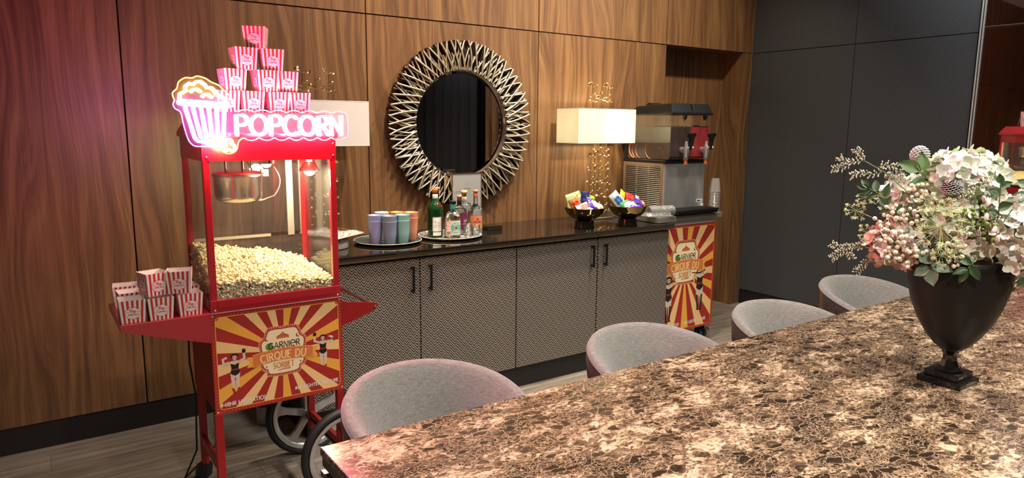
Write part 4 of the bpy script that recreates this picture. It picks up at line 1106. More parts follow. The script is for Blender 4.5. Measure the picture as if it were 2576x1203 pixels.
# ================================================================== TRAYS, CUPS, BOTTLES
def tray(name, x, y, r, pat, label):
    t = T(name, label, 'tray', (x, y, ZC))
    MB().lathe([(.001, .001), (r-.03, .001), (r-.012, .004), (r, .012), (r+.002, .014), (r, .016), (r-.004, .014), (r-.014, .008), (r-.03, .005), (.001, .005)], 64).build('dish', pat, t)
    return t
def printed(name, c0, c1, c2, scale):
    m = bpy.data.materials.new(name); m.use_nodes = True; N, L = nodes_of(m); b = N['Principled BSDF']
    tc = N.new('ShaderNodeTexCoord'); n = N.new('ShaderNodeTexNoise'); n.inputs['Scale'].default_value = scale; n.inputs['Detail'].default_value = 3; n.inputs['Distortion'].default_value = 2.5
    L.new(tc.outputs['Object'], n.inputs['Vector']); r = ramp(N, [(0, c0), (.46, c0), (.50, c1), (.56, c1), (.60, c2)]); L.new(n.outputs['Fac'], r.inputs[0]); L.new(r.outputs[0], b.inputs['Base Color'])
    b.inputs['Roughness'].default_value = .2
    return m
M_RIM = mat('cream_rim', (.72, .62, .48), .35)
t1x, t1y, t2x, t2y, TR_ = 1.640, 3.560, 2.028, 3.548, .185
tray('serving_tray', t1x, t1y, TR_, printed('dark_leaf_print', (.02, .025, .03), (.05, .12, .13), (.06, .045, .04), 14), 'round dark leaf-print tray under the pastel cups')
tray('serving_tray', t2x, t2y, TR_, printed('pale_flower_print', (.70, .66, .60), (.10, .12, .10), (.62, .60, .55), 16), 'round pale floral tray under the liquor bottles')
for o in [x for x in col.objects if x.name.startswith('dish')]:
    m = MB().tube([((TR_+.0005)*cos(2*pi*i/64), (TR_+.0005)*sin(2*pi*i/64), .0145) for i in range(64)], .0022, 6, closed=True)
    m.build('gold_rim', M_RIM, o)
def cup(x, y, z, c, label, cname):
    o = MB().lathe([(.001, .002), (.024, .002), (.026, 0), (.028, .004), (.036, .06), (.0395, .125), (.0405, .128), (.039, .128), (.036, .09), (.026, .008), (.001, .008)], 36).build('tumbler', mat('tumbler_'+cname, c, .45), None, (x, y, z))
    return tag(o, label, 'cup', 'pastel tumblers nested in stacks on the dark tray')
cols = [('blue', (.36, .39, .70), 'lavender blue', 1.545, 3.510), ('grey', (.26, .32, .46), 'slate blue', 1.597, 3.443), ('teal', (.27, .50, .49), 'sea green', 1.680, 3.455),
        ('cream', (.80, .74, .64), 'cream', 1.628, 3.610), ('amber', (.80, .38, .08), 'amber', 1.706, 3.575), ('coral', (.85, .32, .20), 'coral', 1.768, 3.530)]
for cn, c, w_, x, y in cols:
    row = 'front' if y < 3.52 else 'rear'
    cup(x, y, ZC+.0055, c, f'lower {w_} tumbler of the {row} row, holding another of its colour', cn)
    cup(x, y, ZC+.0355, c, f'upper {w_} tumbler nested in the {row} row of cups', cn)
# white pot with a patterned cloth folded on it, at the left end
pt = T('storage_tin', 'round cream tin beside the popcorn machine on the sideboard', 'tin', (1.30, 3.555, ZC))
MB().lathe([(.001, 0), (.098, 0), (.102, .004), (.102, .052), (.098, .056), (.001, .056)], 48).build('tin_body', mat('cream_ceramic', (.72, .68, .60), .35), pt)
m = MB()
m.grid(lambda u, v: ((u-.5)*.25, (v-.5)*.24, .004+.012*sin(u*9)*sin(v*7)+.022*(1-abs(u-.4))*v), 16, 16)
nk = m.build('napkin', printed('speckled_cloth', (.74, .70, .66), (.70, .66, .62), (.16, .12, .11), 60), None, (1.325, 3.56, ZC+.064), (0, 0, radians(35)), solid=.003)
tag(nk, 'speckled white napkin with brown edge lying on the cream tin', 'napkin')
o = MB().tube([(-.125, -.12, .004), (.125, -.12, .004), (.125, .12, .026), (-.125, .12, .026)], .0016, 5, closed=True, smooth=False).build('hem', mat('brown_hem', (.35, .20, .08), .7), nk)

M_GLASS = mat('clear_glass', (1, 1, 1), .02, trans=1.0, ior=1.45)
M_GREEN = mat('green_glass', (.02, .14, .03), .04, trans=.7, ior=1.45)
M_CLEARL = mat('clear_spirit', (.97, .98, .96), .0, trans=1.0, ior=1.33)
M_CORK = mat('cork', (.48, .30, .17), .8, var=(120, .2))
M_LBL = mat('paper_label', (.86, .86, .84), .6)
def lathe_o(name, prof, mt, parent, n=36, sx=1, sy=1, **k): return MB().lathe(prof, n, sx=sx, sy=sy, **k).build(name, mt, parent)
GB = 'liquor bottles on the pale tray'
def bottle(x, y, label, body, mt, stop, smt, neck=None, nmt=None, group=GB):
    t = T('bottle', label, 'bottle', (x, y, ZC+.006), 0, group)
    lathe_o('glass_body', body, mt, t); lathe_o('stopper', stop, smt, t)
    if neck: lathe_o('neck_band', neck, nmt, t)
    return t
def label_art(A, t, r, mats, ang, name='label'):
    m = A.mb(.0001, slices=(-.08, .08, .004), fn=lambda x, y, z: ((r-y)*sin(x/r), -(r-y)*cos(x/r), z))
    o = m.build(name, mats, t); o.rotation_euler = (0, 0, ang); return o
VA = radians(-20)         # labels face the room
# green gin bottle
g = bottle(1.938, 3.560, 'tall green gin bottle with a white label and a red seal', [(.001, .004), (.040, .002), (.044, .008), (.044, .150), (.047, .158), (.047, .168), (.042, .180), (.028, .200), (.016, .214), (.0145, .250), (.016, .252), (.016, .256), (.001, .256)], M_GREEN,
           [(.001, .277), (.0165, .277), (.017, .275), (.017, .256), (.001, .256)], mat('orange_cap', (.72, .20, .05), .4), [(.0152, .222), (.0158, .223), (.0158, .247), (.0152, .248)], M_LBL)
A = Art(); A.poly([(-.028, .036), (.028, .036), (.028, .118), (-.028, .118)], 0, 1).poly([(-.026, .012), (.026, .012), (.026, .032), (-.026, .032)], 0, 1)
A.stroke([(-.026, .038), (.026, .038), (.026, .116), (-.026, .116)], .0012, 1, 2, closed=True)
A.stroke(curve2([(-.020, .092), (-.012, .096), (-.006, .095)]), .0014, 1, 2).stroke(curve2([(-.013, .096), (-.016, .083)]), .0014, 1, 2)
A.stroke(curve2([(-.011, .085), (-.008, .089), (-.005, .085), (-.002, .089), (.001, .085), (.003, .088), (.006, .084), (.009, .089), (.012, .085), (.015, .080), (.018, .088)]), .0011, 1, 2)
A.text('LONDON', 0, .072, .0065, .0011, 1, 2, gap=.35, serif=.06); A.text('DRY GIN', 0, .061, .0065, .0011, 1, 2, gap=.35, serif=.06)
for z in (.052, .047, .026, .020): A.stroke([(-.014, z), (.014, z)], .0007, 2, 2)
label_art(A, g, .0446, [M_LBL, A and mat('label_ink', (.03, .03, .03), .6), mat('label_grey', (.35, .35, .35), .6)], VA+radians(8))
A = Art(); A.disc(.012, .182, .0125, 0, 2, 20).disc(.012, .182, .0115, 1, 3, 20)
label_art(A, g, .0425, [M_GOLD, mat('wax_red', (.30, .01, .02), .4)], VA+radians(8), 'seal')
# dumpy clear bottle with the bright rum label
d = bottle(2.008, 3.480, 'dumpy clear rum bottle with a bright round-motif label and a black stopper', [(.001, .006), (.040, .003), (.0465, .010), (.0470, .112), (.042, .130), (.028, .147), (.016, .158), (.0145, .185), (.001, .186)], M_GLASS,
           [(.001, .211), (.019, .211), (.020, .209), (.020, .196), (.001, .196)], M_HAND, [(.0155, .164), (.0162, .166), (.0162, .193), (.0155, .195)], mat('teal_foil', (.05, .30, .28), .4))
A = Art()
A.poly([(-.046, .020), (.046, .020), (.046, .103), (-.046, .103)], 0, 1)
for k in range(9):
    a0 = radians(120+k*14)
    A.poly([(.012, .062), (.012+.075*cos(a0), .062+.06*sin(a0)), (.012+.075*cos(a0+.12), .062+.06*sin(a0+.12))], 1 if k % 2 else 4, 2)
sub = Art()
for k in range(12):
    a0 = radians(200+k*12); sub.poly([(.012, .055), (.012+.09*cos(a0), .055+.09*sin(a0)), (.012+.09*cos(a0+.09), .055+.09*sin(a0+.09))], 3, 2)
    a0 = radians(30+k*8); sub.poly([(.012, .055), (.012+.09*cos(a0), .055+.09*sin(a0)), (.012+.09*cos(a0+.05), .055+.09*sin(a0+.05))], 2, 2)
mm = sub.mb(clip=(-.045, .045, .021, .102))
for f, mi in zip(mm.f, mm.m): A.poly([(mm.v[i][0], mm.v[i][2]) for i in f], mi, 2)
A.disc(.012, .061, .034, 0, 3).disc(.012, .061, .032, 2, 4).disc(.012, .061, .014, 5, 6).disc(.012, .061, .006, 3, 7)
A.text('DUPPY', .012, .0825, .010, .0018, 0, 7, gap=.2, arcr=.030, sx=.9); A.text('WHITE', .012, .040, .010, .0018, 0, 7, gap=.2, arcr=-.030, sx=.9)
label_art(A, d, .0476, [M_LBL, mat('print_coral', (.72, .20, .12), .5), mat('print_teal', (.12, .40, .38), .5), mat('print_ink', (.03, .03, .04), .5), mat('print_peach', (.80, .45, .28), .5), mat('print_olive', (.50, .42, .16), .5)], VA)
# tall pineapple rum bottle
p_ = bottle(2.196, 3.535, 'clear long-necked bottle with an orange pineapple label and cork stopper', [(.001, .006), (.040, .003), (.046, .010), (.047, .120), (.043, .142), (.030, .160), (.016, .174), (.0125, .190), (.012, .240), (.001, .241)], M_GLASS,
            [(.001, .262), (.0155, .262), (.0155, .249), (.0105, .248), (.0105, .235), (.001, .235)], M_CORK, [(.0128, .222), (.0132, .224), (.0132, .240), (.0128, .241)], mat('red_strip', (.66, .10, .06), .5))
A = Art(); A.poly([(-.040, .040), (.034, .040), (.034, .112), (-.040, .112)], 0, 1)
for k in range(7): A.stroke([(-.040, .045+k*.010), (-.018, .058+k*.008)], .003, 2, 2)
for k in range(-2, 3): A.stroke([(.004, .092), (.004+k*.004, .101-abs(k)*.001)], .0016, 1, 2)
A.poly([(-.004, .086), (.012, .086), (.012, .090), (-.004, .090)], 1, 2)
A.text('PINEAPPLE', .003, .076, .0105, .0018, 1, 2, gap=.10, sx=.75); A.poly([(-.018, .044), (.024, .044), (.024, .054), (-.018, .054)], 3, 2)
label_art(A, p_, .0476, [mat('print_orange', (.80, .22, .10), .5), mat('print_ink', (.03, .03, .04), .5), mat('print_rust', (.45, .16, .05), .5), mat('print_yellow', (.80, .60, .05), .5)], VA)
# bottles behind
q_ = bottle(2.108, 3.575, 'clear round-shouldered bottle with a plum purple label behind the dumpy one', [(.001, .006), (.040, .003), (.046, .010), (.047, .130), (.040, .152), (.024, .168), (.013, .176), (.0125, .205), (.001, .206)], M_GLASS,
            [(.001, .232), (.015, .232), (.015, .218), (.0125, .218), (.0125, .203), (.001, .203)], mat('pink_wood', (.62, .36, .24), .6), [(.0128, .180), (.0134, .182), (.0134, .203), (.0128, .204)], M_HAND)
A = Art(); A.disc(0, .082, .040, 0, 1, 24, .055); A.text('LA', .012, .085, .016, .003, 1, 2, gap=.2); A.stroke([(-.01, .065), (.024, .068)], .0015, 1, 2)
label_art(A, q_, .0476, [mat('plum_label', (.16, .015, .06), .5), M_LBL], VA+radians(25))
bottle(2.180, 3.640, 'square-shouldered bottle with a pale cork in front of the menu stand', [(.001, .006), (.038, .003), (.042, .010), (.042, .165), (.036, .176), (.016, .182), (.015, .215), (.001, .216)], M_GLASS,
       [(.001, .252), (.019, .252), (.019, .232), (.014, .232), (.014, .214), (.001, .214)], mat('pale_cork', (.66, .47, .26), .7), [(.0155, .186), (.0162, .187), (.0162, .214), (.0155, .215)], printed('speckled_seal', (.70, .64, .45), (.66, .60, .42), (.12, .09, .05), 90))
bottle(1.992, 3.638, 'slim clear bottle with a wooden stopper behind the green gin', [(.001, .006), (.034, .003), (.037, .010), (.037, .150), (.030, .172), (.016, .184), (.013, .200), (.013, .248), (.001, .249)], M_GLASS,
       [(.001, .279), (.017, .279), (.017, .264), (.012, .264), (.012, .247), (.001, .247)], M_CORK)
M_SHOT = pane_mat('shot_glass_clear', (.96, .97, .96), refl=.35, haze=.02)
GS2 = 'shot glasses on the pale tray'
def shot(x, y, label, z=0):
    o = MB().lathe([(.001, .0), (.017, .0), (.018, .004), (.0235, .066), (.0242, .068), (.0225, .067), (.0165, .014), (.001, .012)], 28, flute=(8, .02)).build('shot_glass', M_SHOT, None, (x, y, ZC+.006+z))
    return tag(o, label, 'shot glass', GS2)
shot(2.085, 3.440, 'left shot glass of the front pair on the pale tray'); shot(2.148, 3.448, 'right shot glass of the front pair on the pale tray')
shot(2.128, 3.500, 'shot glass standing behind the front pair, before the orange label')
# menu stands against the mirror
def stand(x0, x1, y, z1, lines, label, lean):
    t = T('menu_stand', label, 'menu stand', ((x0+x1)/2, y, ZC)); hw = (x1-x0)/2; H = z1-ZC
    MB().box(-hw, hw, -.001, .001, .012, H).build('sheet', M_LBL, t)
    m = MB(); m.box(-hw-.002, hw+.002, -.005, -.002, .006, H+.003); m.box(-hw-.002, hw+.002, .002, .005, .006, H+.003)
    m.build('acrylic_panel', pane_mat('acrylic', refl=.15), t)
    m = MB(); m.box(-hw-.003, -hw-.001, -.006, .006, .006, H+.004); m.box(hw+.001, hw+.003, -.006, .006, .006, H+.004); m.box(-hw-.003, hw+.003, -.006, .006, H+.002, H+.0045)
    m.build('gold_edge', M_GOLD, t)
    m = MB(); m.prism([(-.035, 0), (.035, 0), (.020, .012), (.006, .045), (-.006, .045), (-.020, .012)], -hw*.35, hw*.35, 0, 'x'); m.build('foot', M_GOLD, t, bevel=.001)
    if lines:
        A = Art(); rnd = random.Random(3)
        z = H-.055
        for a, b, w_ in ((-.014, .014, .0012), (-.009, .009, .001)): A.stroke([(a, z), (b, z)], w_, 1, 1); z -= .008
        z -= .020; A.stroke([(-.024, z), (.024, z)], .0026, 0, 1); z -= .018
        A.stroke([(-.085, z), (0, z)], .002, 0, 1); z -= .012
        while z > .03:
            if rnd.random() < .18: z -= .010
            A.stroke([(-.05, z), (rnd.uniform(.0, .085), z)], .0011, 1, 1); z -= .0082
        o = A.mb(.0001).build('print', [mat('label_ink', (.03, .03, .03), .6), mat('label_grey', (.35, .35, .35), .6)], t); o.location = (0, -.0056, 0)
    t.rotation_euler = (radians(-lean), 0, 0)
    return t
stand(2.143, 2.347, 3.715, 1.262, True, 'upright printed menu sheet in a clear stand with gold edge below the mirror', 0)
bx = MB().box(-.055, .055, -.035, .035, 0, .030).build('bronze_box', mat('bronze_box', (.12, .09, .05), .2, .8), None, (2.395, 3.66, ZC), bevel=.002)
tag(bx, 'small dark bronze box beside the menu stand', 'box')

# ================================================================== SNACK BOWLS
M_BRASS = mat('dark_brass', (.36, .26, .11), .10, 1.0)
M_SMOKE = mat('smoked_glass', (.05, .035, .022), .06, .6)
def crumple(w_, h_, c, c2, seed):
    rnd = random.Random(seed); m = MB(); ph = [rnd.uniform(0, 6) for _ in range(4)]
    def f(s):
        def g_(u, v):
            x, z = (u-.5)*w_, (v-.5)*h_
            e = (1-(2*u-1)**4)*(1-(2*v-1)**6)
            y = s*(.013*e+.0025*sin(u*17+ph[0])*e+.002*sin(v*23+ph[1])*e)+.003*sin(u*4+ph[2])+.003*sin(v*5+ph[3])
            return (x, y, z)
        return g_
    for s in (-1, 1):
        st = len(m.f); m.grid(f(s), 12, 14, 0, True, flip=(s > 0))
        for k in range(st, len(m.f)):
            i, j = divmod(k-st, 14)
            inside = ((i-5.5)/4.2)**2+((j-6.5)/3.6)**2 < 1
            band = j in (0, 13)
            m.m[k] = 1 if inside else (2 if band else 0)
    return m
def packet(x, y, z, rot, w_, h_, c, c2, label, seed, grp, cn):
    o = crumple(w_, h_, c, c2, seed).build('snack_packet', [mat('foil_'+cn, c, .25, coat=.5), mat('foil_print_'+cn, c2, .3), mat('foil_seal_'+cn, [k*.8 for k in c], .3)], None, (x, y, z), [radians(a) for a in rot])
    return tag(o, label, 'snack packet', grp)
def bowl(x, y, label):
    t = T('snack_bowl', label, 'bowl', (x, y, ZC))
    MB().lathe([(.001, 0), (.064, 0), (.066, .003), (.064, .008), (.062, .042), (.060, .048), (.001, .048)], 32, flute=(14, .03)).build('pedestal', M_SMOKE, t)
    MB().lathe([(.001, .048), (.045, .050), (.085, .066), (.118, .098), (.132, .130), (.134, .132), (.131, .131), (.116, .100), (.083, .070), (.044, .055), (.001, .053)], 48, flute=(7, .012)).build('bowl_body', M_BRASS, t)
B1, B2 = (2.955, 3.430), (3.272, 3.362)
bowl(*B1, 'brass bowl of snack packets in front of the lit lamp'); bowl(*B2, 'brass bowl of snack packets next to the drinks machine table')
G1, G2 = 'snack packets in the left brass bowl', 'snack packets in the right brass bowl'
zb = ZC+.125
P1 = [(-.085, -.01, .030, (8, -30, -10), .075, .10, (.80, .28, .10), (.75, .08, .05), 'orange and red snack packet leaning out at the left of the left bowl', 'orange'),
      (-.040, .055, .048, (-14, -12, 4), .125, .10, (.38, .62, .22), (.80, .78, .60), 'large pale green snack packet at the back of the left bowl', 'lightgreen'),
      (.020, .020, .052, (-8, 8, 6), .085, .10, (.022, .022, .12), (.05, .05, .22), 'navy snack packet standing in the middle of the left bowl', 'navy'),
      (.035, -.045, .022, (-38, 24, 8), .115, .085, (.11, .05, .42), (.80, .76, .68), 'purple and white snack packet lying at the front of the left bowl', 'purple'),
      (.085, .030, .030, (-6, 14, 12), .050, .085, (.42, .68, .03), (.55, .75, .2), 'lime green snack packet at the right of the left bowl', 'lime'),
      (.068, .070, .046, (-10, 4, 0), .08, .07, (.35, .55, .28), (.80, .82, .74), 'small mint green packet behind the lime one', 'mint'),
      (-.050, -.055, .010, (-50, -12, 4), .100, .070, (.75, .70, .64), (.75, .12, .08), 'white packet with a red spot at the front left of the left bowl', 'white'),
      (.078, -.060, .004, (-56, 20, 10), .080, .060, (.70, .42, .20), (.80, .76, .70), 'tan snack packet with a white patch on the rim of the left bowl', 'tan')]
P2 = [(-.090, .0, .042, (-10, -38, -8), .070, .13, (.62, .72, .70), (.05, .15, .45), 'silver-blue snack packet leaning out at the left of the right bowl', 'silver'),
      (-.060, -.050, .014, (-40, -16, 4), .080, .07, (.04, .32, .10), (.80, .82, .80), 'green and white packet low at the left of the right bowl', 'green'),
      (-.010, .045, .040, (-22, 28, 4), .060, .14, (.85, .55, .02), (.85, .62, .05), 'yellow snack packet slanting behind the purple ones', 'yellow'),
      (.050, .030, .044, (-18, 20, 10), .110, .07, (.66, .03, .03), (.70, .10, .06), 'red snack packet at the back right of the right bowl', 'red'),
      (.082, .0, .026, (-30, 40, 12), .055, .085, (.28, .45, .55), (.70, .30, .20), 'multicoloured snack packet at the right of the right bowl', 'multi'),
      (.000, -.052, .016, (-46, 4, 2), .120, .075, (.12, .05, .40), (.75, .72, .75), 'purple chocolate packet with white pattern at the front of the right bowl', 'violet'),
      (.050, -.050, .022, (-42, 34, 6), .090, .06, (.07, .03, .30), (.12, .06, .42), 'dark violet packet folded at the front right of the right bowl', 'indigo'),
      (.110, -.020, .008, (-60, 10, 0), .050, .05, (.40, .10, .04), (.60, .40, .25), 'brown-red packet on the right rim of the right bowl', 'brown')]
for P_, B_, G_ in ((P1, B1, G1), (P2, B2, G2)):
    for i, (dx, dy, dz, r, w_, h_, c, c2, lb, cn) in enumerate(P_):
        packet(B_[0]+dx, B_[1]+dy, zb+dz, r, w_, h_, c, c2, lb, i+3, G_, cn)

# ================================================================== SLUSH MACHINE on its trolley
M_SLAB = mat('grey_laminate', (.17, .16, .145), .4, var=(30, .12))
tr = T('catering_trolley', 'wheeled trolley with grey top and circus poster front beside the sideboard', 'trolley', (3.60, 3.30, 0))
def tl(mb): return mb.xform(Matrix.Translation((-3.60, -3.30, 0)))
tl(MB().box(3.49, 4.15, 3.292, 3.86, .912, .950)).build('tabletop', M_SLAB, tr, bevel=.002)
m = MB(); m.box(3.586, 3.60, 3.31, 3.84, .115, .880); m.box(4.075, 4.092, 3.31, 3.84, .115, .912); m.box(3.60, 4.075, 3.82, 3.84, .115, .880); m.box(3.60, 4.075, 3.31, 3.82, .115, .135); m.box(3.60, 4.075, 3.31, 3.82, .875, .912)
tl(m).build('trolley_body', mat('trolley_white', (.55, .54, .52), .4), tr, bevel=.001)
for x, y in ((4.055, 3.36), (4.055, 3.80), (3.64, 3.36), (3.64, 3.80)):
    c = MB(); c.box(x-.03, x+.03, y-.03, y+.03, .106, .115); c.prism([(y-.028, .106), (y+.018, .106), (y+.010, .045), (y-.008, .045)], x-.020, x-.016, 0, 'x'); c.prism([(y-.028, .106), (y+.018, .106), (y+.010, .045), (y-.008, .045)], x+.016, x+.020, 0, 'x')
    o = tl(c).build('caster', M_STEEL, tr)
    tl(MB().tube([(x-.012, y, .048), (x+.012, y, .048)], .048, 24)).build('tyre', M_TYRE, o)
    tl(MB().tube([(x-.0135, y, .048), (x+.0135, y, .048)], .030, 20)).build('wheel_hub', mat('blue_hub', (.10, .20, .38), .4), o)
    tl(MB().prism([(y-.05, .098), (y-.07, .080), (y-.065, .076), (y-.03, .090)], x-.022, x+.022, 0, 'x')).build('brake_lever', M_STEEL, o)
x0, x1, z0, z1 = 3.475, 4.098, .118, .882
A = Art(); W_, H_ = x1-x0, z1-z0
sunburst(A, 0, W_, 0, H_, W_*.50, H_*.56, 17, .25, .017)
badge(A, W_*.50, H_*.645, .37, 3)
performer(A, .152, .085, .345, 3, 1, False); performer(A, .475, .130, .345, 3, 1, False)
A.text('#48HR HYDRATION', .165, .050, .021, .0036, A_WHT, 4, gap=.14, serif=.08, sx=.9, rot=.03); A.text('#6X LIGHTER TEXTURE', .440, .055, .021, .0036, A_WHT, 4, gap=.12, serif=.08, sx=.8, rot=.03)
am = A.mb(.0001, clip=(3.588-x0, W_, 0, H_))
am.v = [(v[0]+x0, v[1]+3.300, v[2]+z0) for v in am.v]
am.box(3.588, x1, 3.3005, 3.306, z0, z1, A_BLK)
o = tl(am).build('circus_poster', POSTER, tr); o['label'] = 'sunburst circus poster with two dancers'
# the machine
sm = T('slush_machine', 'steel slush drink dispenser with one dark and one red tank', 'drinks machine', (3.64, 3.40, .950))
def sl(mb): return mb.xform(Matrix.Translation((-3.64, -3.40, -.950)))
sx0, sx1, sy0, sy1, sz0, sz1 = 3.640, 4.062, 3.400, 3.800, .985, 1.305
M_SDK = mat('mottled_steel', (.66, .66, .65), .42, .9, var=(6, .25))  # steel with a random mottled tone
M_GRILLE = mat('grille_steel', (.60, .55, .50), .32, .95)
sl(MB().box(sx0+.006, sx1, sy0+.004, sy1, sz0, sz1)).build('housing', M_SDK, sm, bevel=.004)
sl(MB().box(sx0+.012, sx1-.002, sy0, sy0+.003, sz0+.004, sz1-.004)).build('front_panel', M_SDK, sm, bevel=.001)
# louvred side panel: frame plus slats
m = MB(); xs = sx0
m.box(xs, xs+.006, sy0+.010, sy0+.034, sz0, sz1); m.box(xs, xs+.006, sy1-.022, sy1, sz0, sz1); m.box(xs, xs+.006, sy0+.034, sy1-.022, sz1-.022, sz1); m.box(xs, xs+.006, sy0+.034, sy1-.022, sz0, sz0+.016)
for y in (3.545, 3.665): m.box(xs-.0004, xs+.005, y-.005, y+.005, sz0+.0165, sz1-.0225)
for i in range(21):
    z = sz0+.020+i*.0134
    m.prism([(xs, z), (xs+.0055, z+.007), (xs+.0055, z+.0085), (xs-.001, z+.0025)], sy0+.034, sy1-.022)
sl(m).build('side_grille', M_GRILLE, sm)
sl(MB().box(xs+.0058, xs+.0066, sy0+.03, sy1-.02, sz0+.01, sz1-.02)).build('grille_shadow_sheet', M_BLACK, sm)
m = MB(); m.box(sx0-.004, sx1+.004, sy0-.01, sy1+.005, sz1, sz1+.022); m.box(sx0, sx0+.02, sy1-.03, sy1, sz1+.02, 1.455)
sl(m).build('top_deck', M_HAND, sm, bevel=.004)
for x in (sx0+.03, sx1-.03):
    for y in (sy0+.03, sy1-.03):
        sl(MB().tube([(x, y, .950), (x, y, sz0)], .014, 12)).build('foot', M_HAND, sm)
m = MB(); m.box(sx0+.02, sx1+.006, sy0-.13, sy0-.001, .958, .975); m.box(sx0+.014, sx1+.012, sy0-.136, sy0-.001, .972, .990)
for i in range(16): m.box(sx0+.030+i*.0235, sx0+.034+i*.0235, sy0-.125, sy0-.010, .990, .994)
sl(m).build('drip_tray', M_HAND, sm, bevel=.002)
for x in (sx0+.014, sx1-.028): sl(MB().box(x, x+.012, sy0-.014, sy0-.001, .985, 1.012)).build('tray_clip', M_WHITE, sm)
m = MB(); m.box(sx1-.078, sx1-.012, sy0-.0025, sy0-.0005, 1.020, 1.042); m.box(sx1-.070, sx1-.040, sy0-.003, sy0-.0024, 1.027, 1.034, 1); m.box(sx1-.034, sx1-.022, sy0-.003, sy0-.0024, 1.027, 1.035, 2)
sl(m).build('maker_plate', [M_WHITE, M_HAND, mat('blue_print', (.05, .20, .55), .4)], sm)
M_TANK = pane_mat('tank_plastic', (.96, .93, .88), refl=.10, haze=.02, fres=.12)
M_COLA = mat('dark_slush', (.030, .016, .012), .35, coat=.2); M_REDS = mat('red_slush', (.28, .008, .014), .45, coat=.2, bump=(60, .4, .004))
for k, (a, b_) in enumerate(((3.648, 3.850), (3.858, 4.054))):
    m = MB()
    pr = [(3.360, 1.355), (3.375, 1.330), (3.78, 1.330), (3.78, 1.640), (3.375, 1.640), (3.360, 1.630)]
    m.prism(pr, a, b_, 0, 'x')
    tk = sl(m).build('tank', M_TANK, sm, bevel=.008)
    m = MB(); top = 1.555
    def surf(u, v, a=a, b_=b_, k=k): return (a+.005+(b_-a-.01)*u, 3.366+.408*v, top+(.006*sin(u*9+v*7)+.03*max(0, .5-abs(u-.35))*(1-v) if k else 0))
    m.prism([(3.366, 1.352), (3.378, 1.334), (3.774, 1.334), (3.774, top), (3.366, top)], a+.005, b_-.005, 0, 'x'); 
    if k: m.grid(surf, 10, 10)
    o = sl(m).build('slush', (M_COLA, M_REDS)[k], tk); o['label'] = ('dark brown cola slush', 'bright red slush')[k]
    m = MB(); yy0, yy1 = 3.345, 3.800
    m.box(a-.008, b_+.008, yy0, yy1, 1.640, 1.652)
    m.hexa([(a-.002, yy0+.004, 1.652), (b_+.002, yy0+.004, 1.652), (b_+.002, yy1-.004, 1.652), (a-.002, yy1-.004, 1.652), (a+.014, yy0+.03, 1.716), (b_-.014, yy0+.03, 1.716), (b_-.014, yy1-.10, 1.700), (a+.014, yy1-.10, 1.700)])
    m.tube([(a+.05, 3.62, 1.690), (b_-.05, 3.62, 1.690)], .034, 16)
    sl(m).build('lid', M_HAND, sm, bevel=.004)
    xm = (a+b_)/2+.012
    # tap: clear barrel, white plunger, black lever
    m = MB(); m.tube([(xm, 3.362, 1.400), (xm, 3.315, 1.400)], .020, 14)
    m.lathe([(.012, 0), (.017, .002), (.018, .03), (.021, .05), (.020, .085), (.012, .10), (.008, .13), (.001, .131)], 18, (xm, 3.318, 1.330))
    tp = sl(m).build('tap', pane_mat('tap_clear', (.9, .9, .9), refl=.8, haze=.10), sm)
    sl(MB().tube([(xm, 3.318, 1.345), (xm, 3.318, 1.41)], .007, 10).tube([(xm, 3.315, 1.415), (xm+.05, 3.31, 1.415)], .006, 10).sphere((xm+.055, 3.31, 1.415), .009, 10, 8)).build('plunger', M_WHITE, tp)
    sl(MB().tube([(xm, 3.318, 1.332), (xm, 3.318, 1.300)], .013, 12)).build('spout', mat('amber_spout', (.42, .10, .04), .3), tp)
    m = MB(); m.prism([(xm+.002, 1.51), (xm+.070, 1.515), (xm+.074, 1.495), (xm+.058, 1.488), (xm+.030, 1.400), (xm+.018, 1.400), (xm+.022, 1.480), (xm+.004, 1.488)], 3.296, 3.316)
    sl(m).build('lever', M_HAND, tp, bevel=.003)
    tri = Art(); xx = a+.125; tri.poly([(xx-.013, 1.588), (xx+.013, 1.588), (xx, 1.612)], 0, 1).poly([(xx-.004, 1.592), (xx+.004, 1.592), (xx, 1.603)], 1, 2)
    q = tri.mb(.0001); q.v = [(v[0], v[1]+3.3590, v[2]) for v in q.v]; sl(q).build('warning_sticker', [mat('sticker_yellow', (.80, .52, .05), .4), mat('label_ink', (.03, .03, .03), .6)], tk)
    sl(MB().prism([(xm-.012, 1.636), (xm+.018, 1.640), (xm+.014, 1.612), (xm+.002, 1.606), (xm-.008, 1.616)], 3.335, 3.352)).build('lid_catch', M_HAND, sm)
# auger coils inside the dark tank
m = MB()
m.tube([(3.652-.0+.0*t, 3.44+.30*t/30, 1.0) for t in (0, 1)], .001, 4)
m = MB()
for k in range(4):
    yc = (3.735, 3.708, 3.672, 3.575)[k]
    m.tube([(3.6455, yc-.045+.060*cos(a), 1.395+.062*sin(a)) for a in [radians(d_) for d_ in range(-80, 41, 12)]], .0045 if k == 0 else .0022, 6, 1 if k == 0 else 0)
sl(m).build('auger_edge', [mat('copper_auger', (.55, .20, .10), .3, .6), mat('orange_auger', (.60, .13, .05), .4)], sm)
